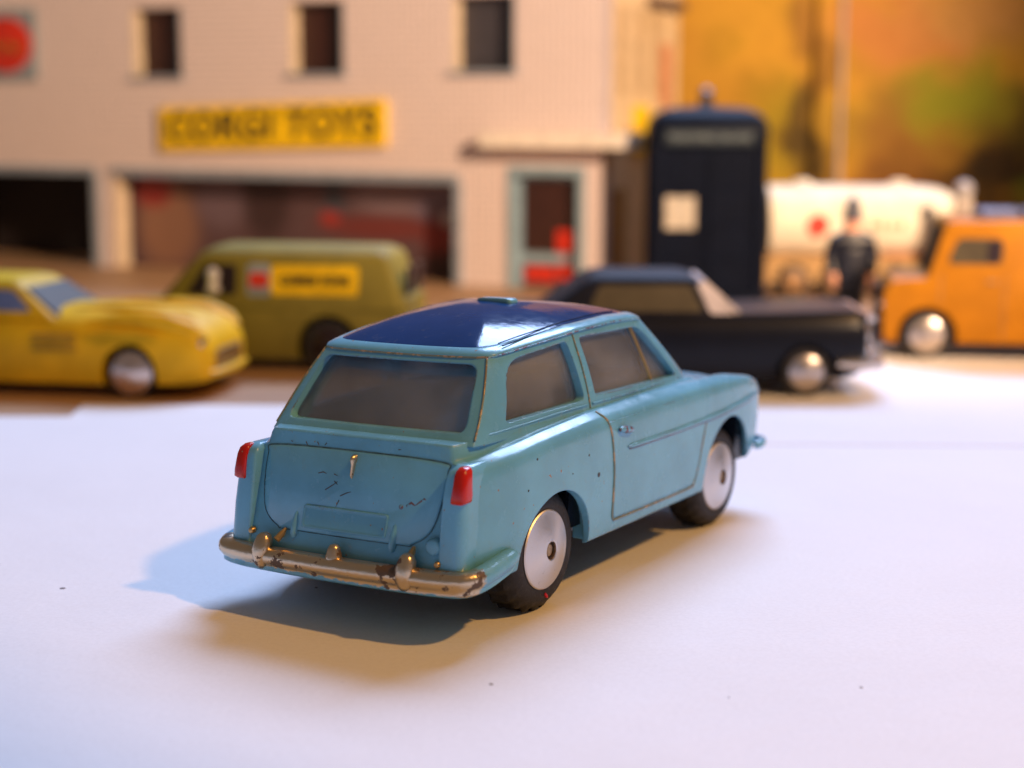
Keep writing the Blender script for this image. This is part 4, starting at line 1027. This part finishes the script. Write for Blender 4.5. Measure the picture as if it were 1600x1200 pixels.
MB().box(-204, -52, TH+3, TH+5, 0, 40).build('showroom_picture', show_print(), sh, smooth=False)
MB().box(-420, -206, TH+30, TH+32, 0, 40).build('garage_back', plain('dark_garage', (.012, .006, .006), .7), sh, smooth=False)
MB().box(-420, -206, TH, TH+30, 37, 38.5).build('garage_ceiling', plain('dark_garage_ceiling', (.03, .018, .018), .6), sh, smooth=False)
# shop door
dr = MB(); dr.box(-33, -7, 3.2, 4.2, 0, 40.6); dro = dr.build('door', M_dframe, sh, smooth=False)
MB().box(-30, -10.4, 2.8, 3.3, 12.2, 37).build('door_glass', M_pane, dro, smooth=False)
MB().box(-30, -10.4, 2.8, 3.3, -.4, 8.6).build('lower_glass', M_dpane, dro, smooth=False)
pr = MB(); pr.box(-17.5, -10.8, 2.4, 2.9, 12.6, 20); pr.box(-29, -18, 2.4, 2.9, 2.2, 7.4); pr.box(-17, -11, 2.4, 2.9, 3.4, 8.4); o = pr.build('red_display', M_redp, dro, smooth=False)
MB().box(-34.6, -32.0, -.6, 3, -.4, 41.6).build('door_post', M_dframe, sh); MB().box(-8.6, -6.0, -.6, 3, -.4, 41.6).build('door_post', M_dframe, sh)
MB().box(-31.9, -8.7, -.5, 3, 38.8, 41.6).build('door_head', M_dframe, sh)
MB().rings([[(x, y, z) for x, y in round_poly([(-42, -8), (11, -8), (11, 12), (.4, 12), (.4, -.1), (-42, -.1)], .5)] for z in (48.0, 52.6)]).build('canopy', plain('cream_canopy', (.84, .74, .62), .6), sh, smooth=False)
# yellow fascia sign (its own thing)
def on_building(name, label, cat): return thing(name, label, cat, (27.4, 335, 0), BA)
sg = on_building('shop_sign', 'long yellow sign with black italic lettering above the showroom opening', 'sign')
MB().rings([[(x, y, z) for x, z in [(-177.7, 43.8+1.2), (-81.5, 47.8), (-81.6, 64.0), (-177.7, 60.8)]] for y in (-.25, -2.4)]).build('board', M_ylabel, sg, smooth=False)
lt = lettering('CORGI TOYS', 14.2, M_ink, sg, (-130.0, -2.6, 54.4), sx=1.02, bold=.35, shear=.12, spacing=1.08); lt.rotation_euler = (math.pi/2, R(-1.7), 0)
lg = on_building('emblem_sign', 'blue grey sign with a red oval on the upper wall', 'sign')
MB().box(-262, -236.2, -1.6, -.2, 71.6, 98.6).build('board', M_grey, lg, smooth=False)
MB().rings([[(-250.5+12.6*math.cos(a)*k, y, 85+10.6*math.sin(a)*k) for a in np.linspace(0, 2*math.pi, 36, endpoint=False)] for y, k in ((-1.5, 1), (-2.3, 1), (-2.4, .97))]).build('red_oval', M_redp, lg)
sq = MB(); sq.tube([(-258+2.2*i, -2.5, 84+1.8*math.sin(i*1.9)) for i in range(8)], .8, 6); sq.build('gold_scribble', plain('dull_gold_print', (.32, .14, .02), .5), lg)

# ------------------------------------------------------------------ dust on the paper
dust = MB()
def gpt(x, y, r):
    dust.lathe([(r, -.05), (r*.9, .03), (r*.5, .08), (r*.1, .1)], 6, 'z', (x, y, 0))
for x, y, r in ((-58.6, -21.2, .45), (-4.4, -56.2, .28), (34.2, -56.8, .22), (-26.9, -20.5, .25), (62, -34, .15), (-70, -10, .14), (20, -60, .1)):
    gpt(x, y, r)
tag(dust.build('dust', plain('grey_dust', (.20, .18, .19), .8)), 'tiny grey specks scattered on the white paper', 'dust', kind='stuff')
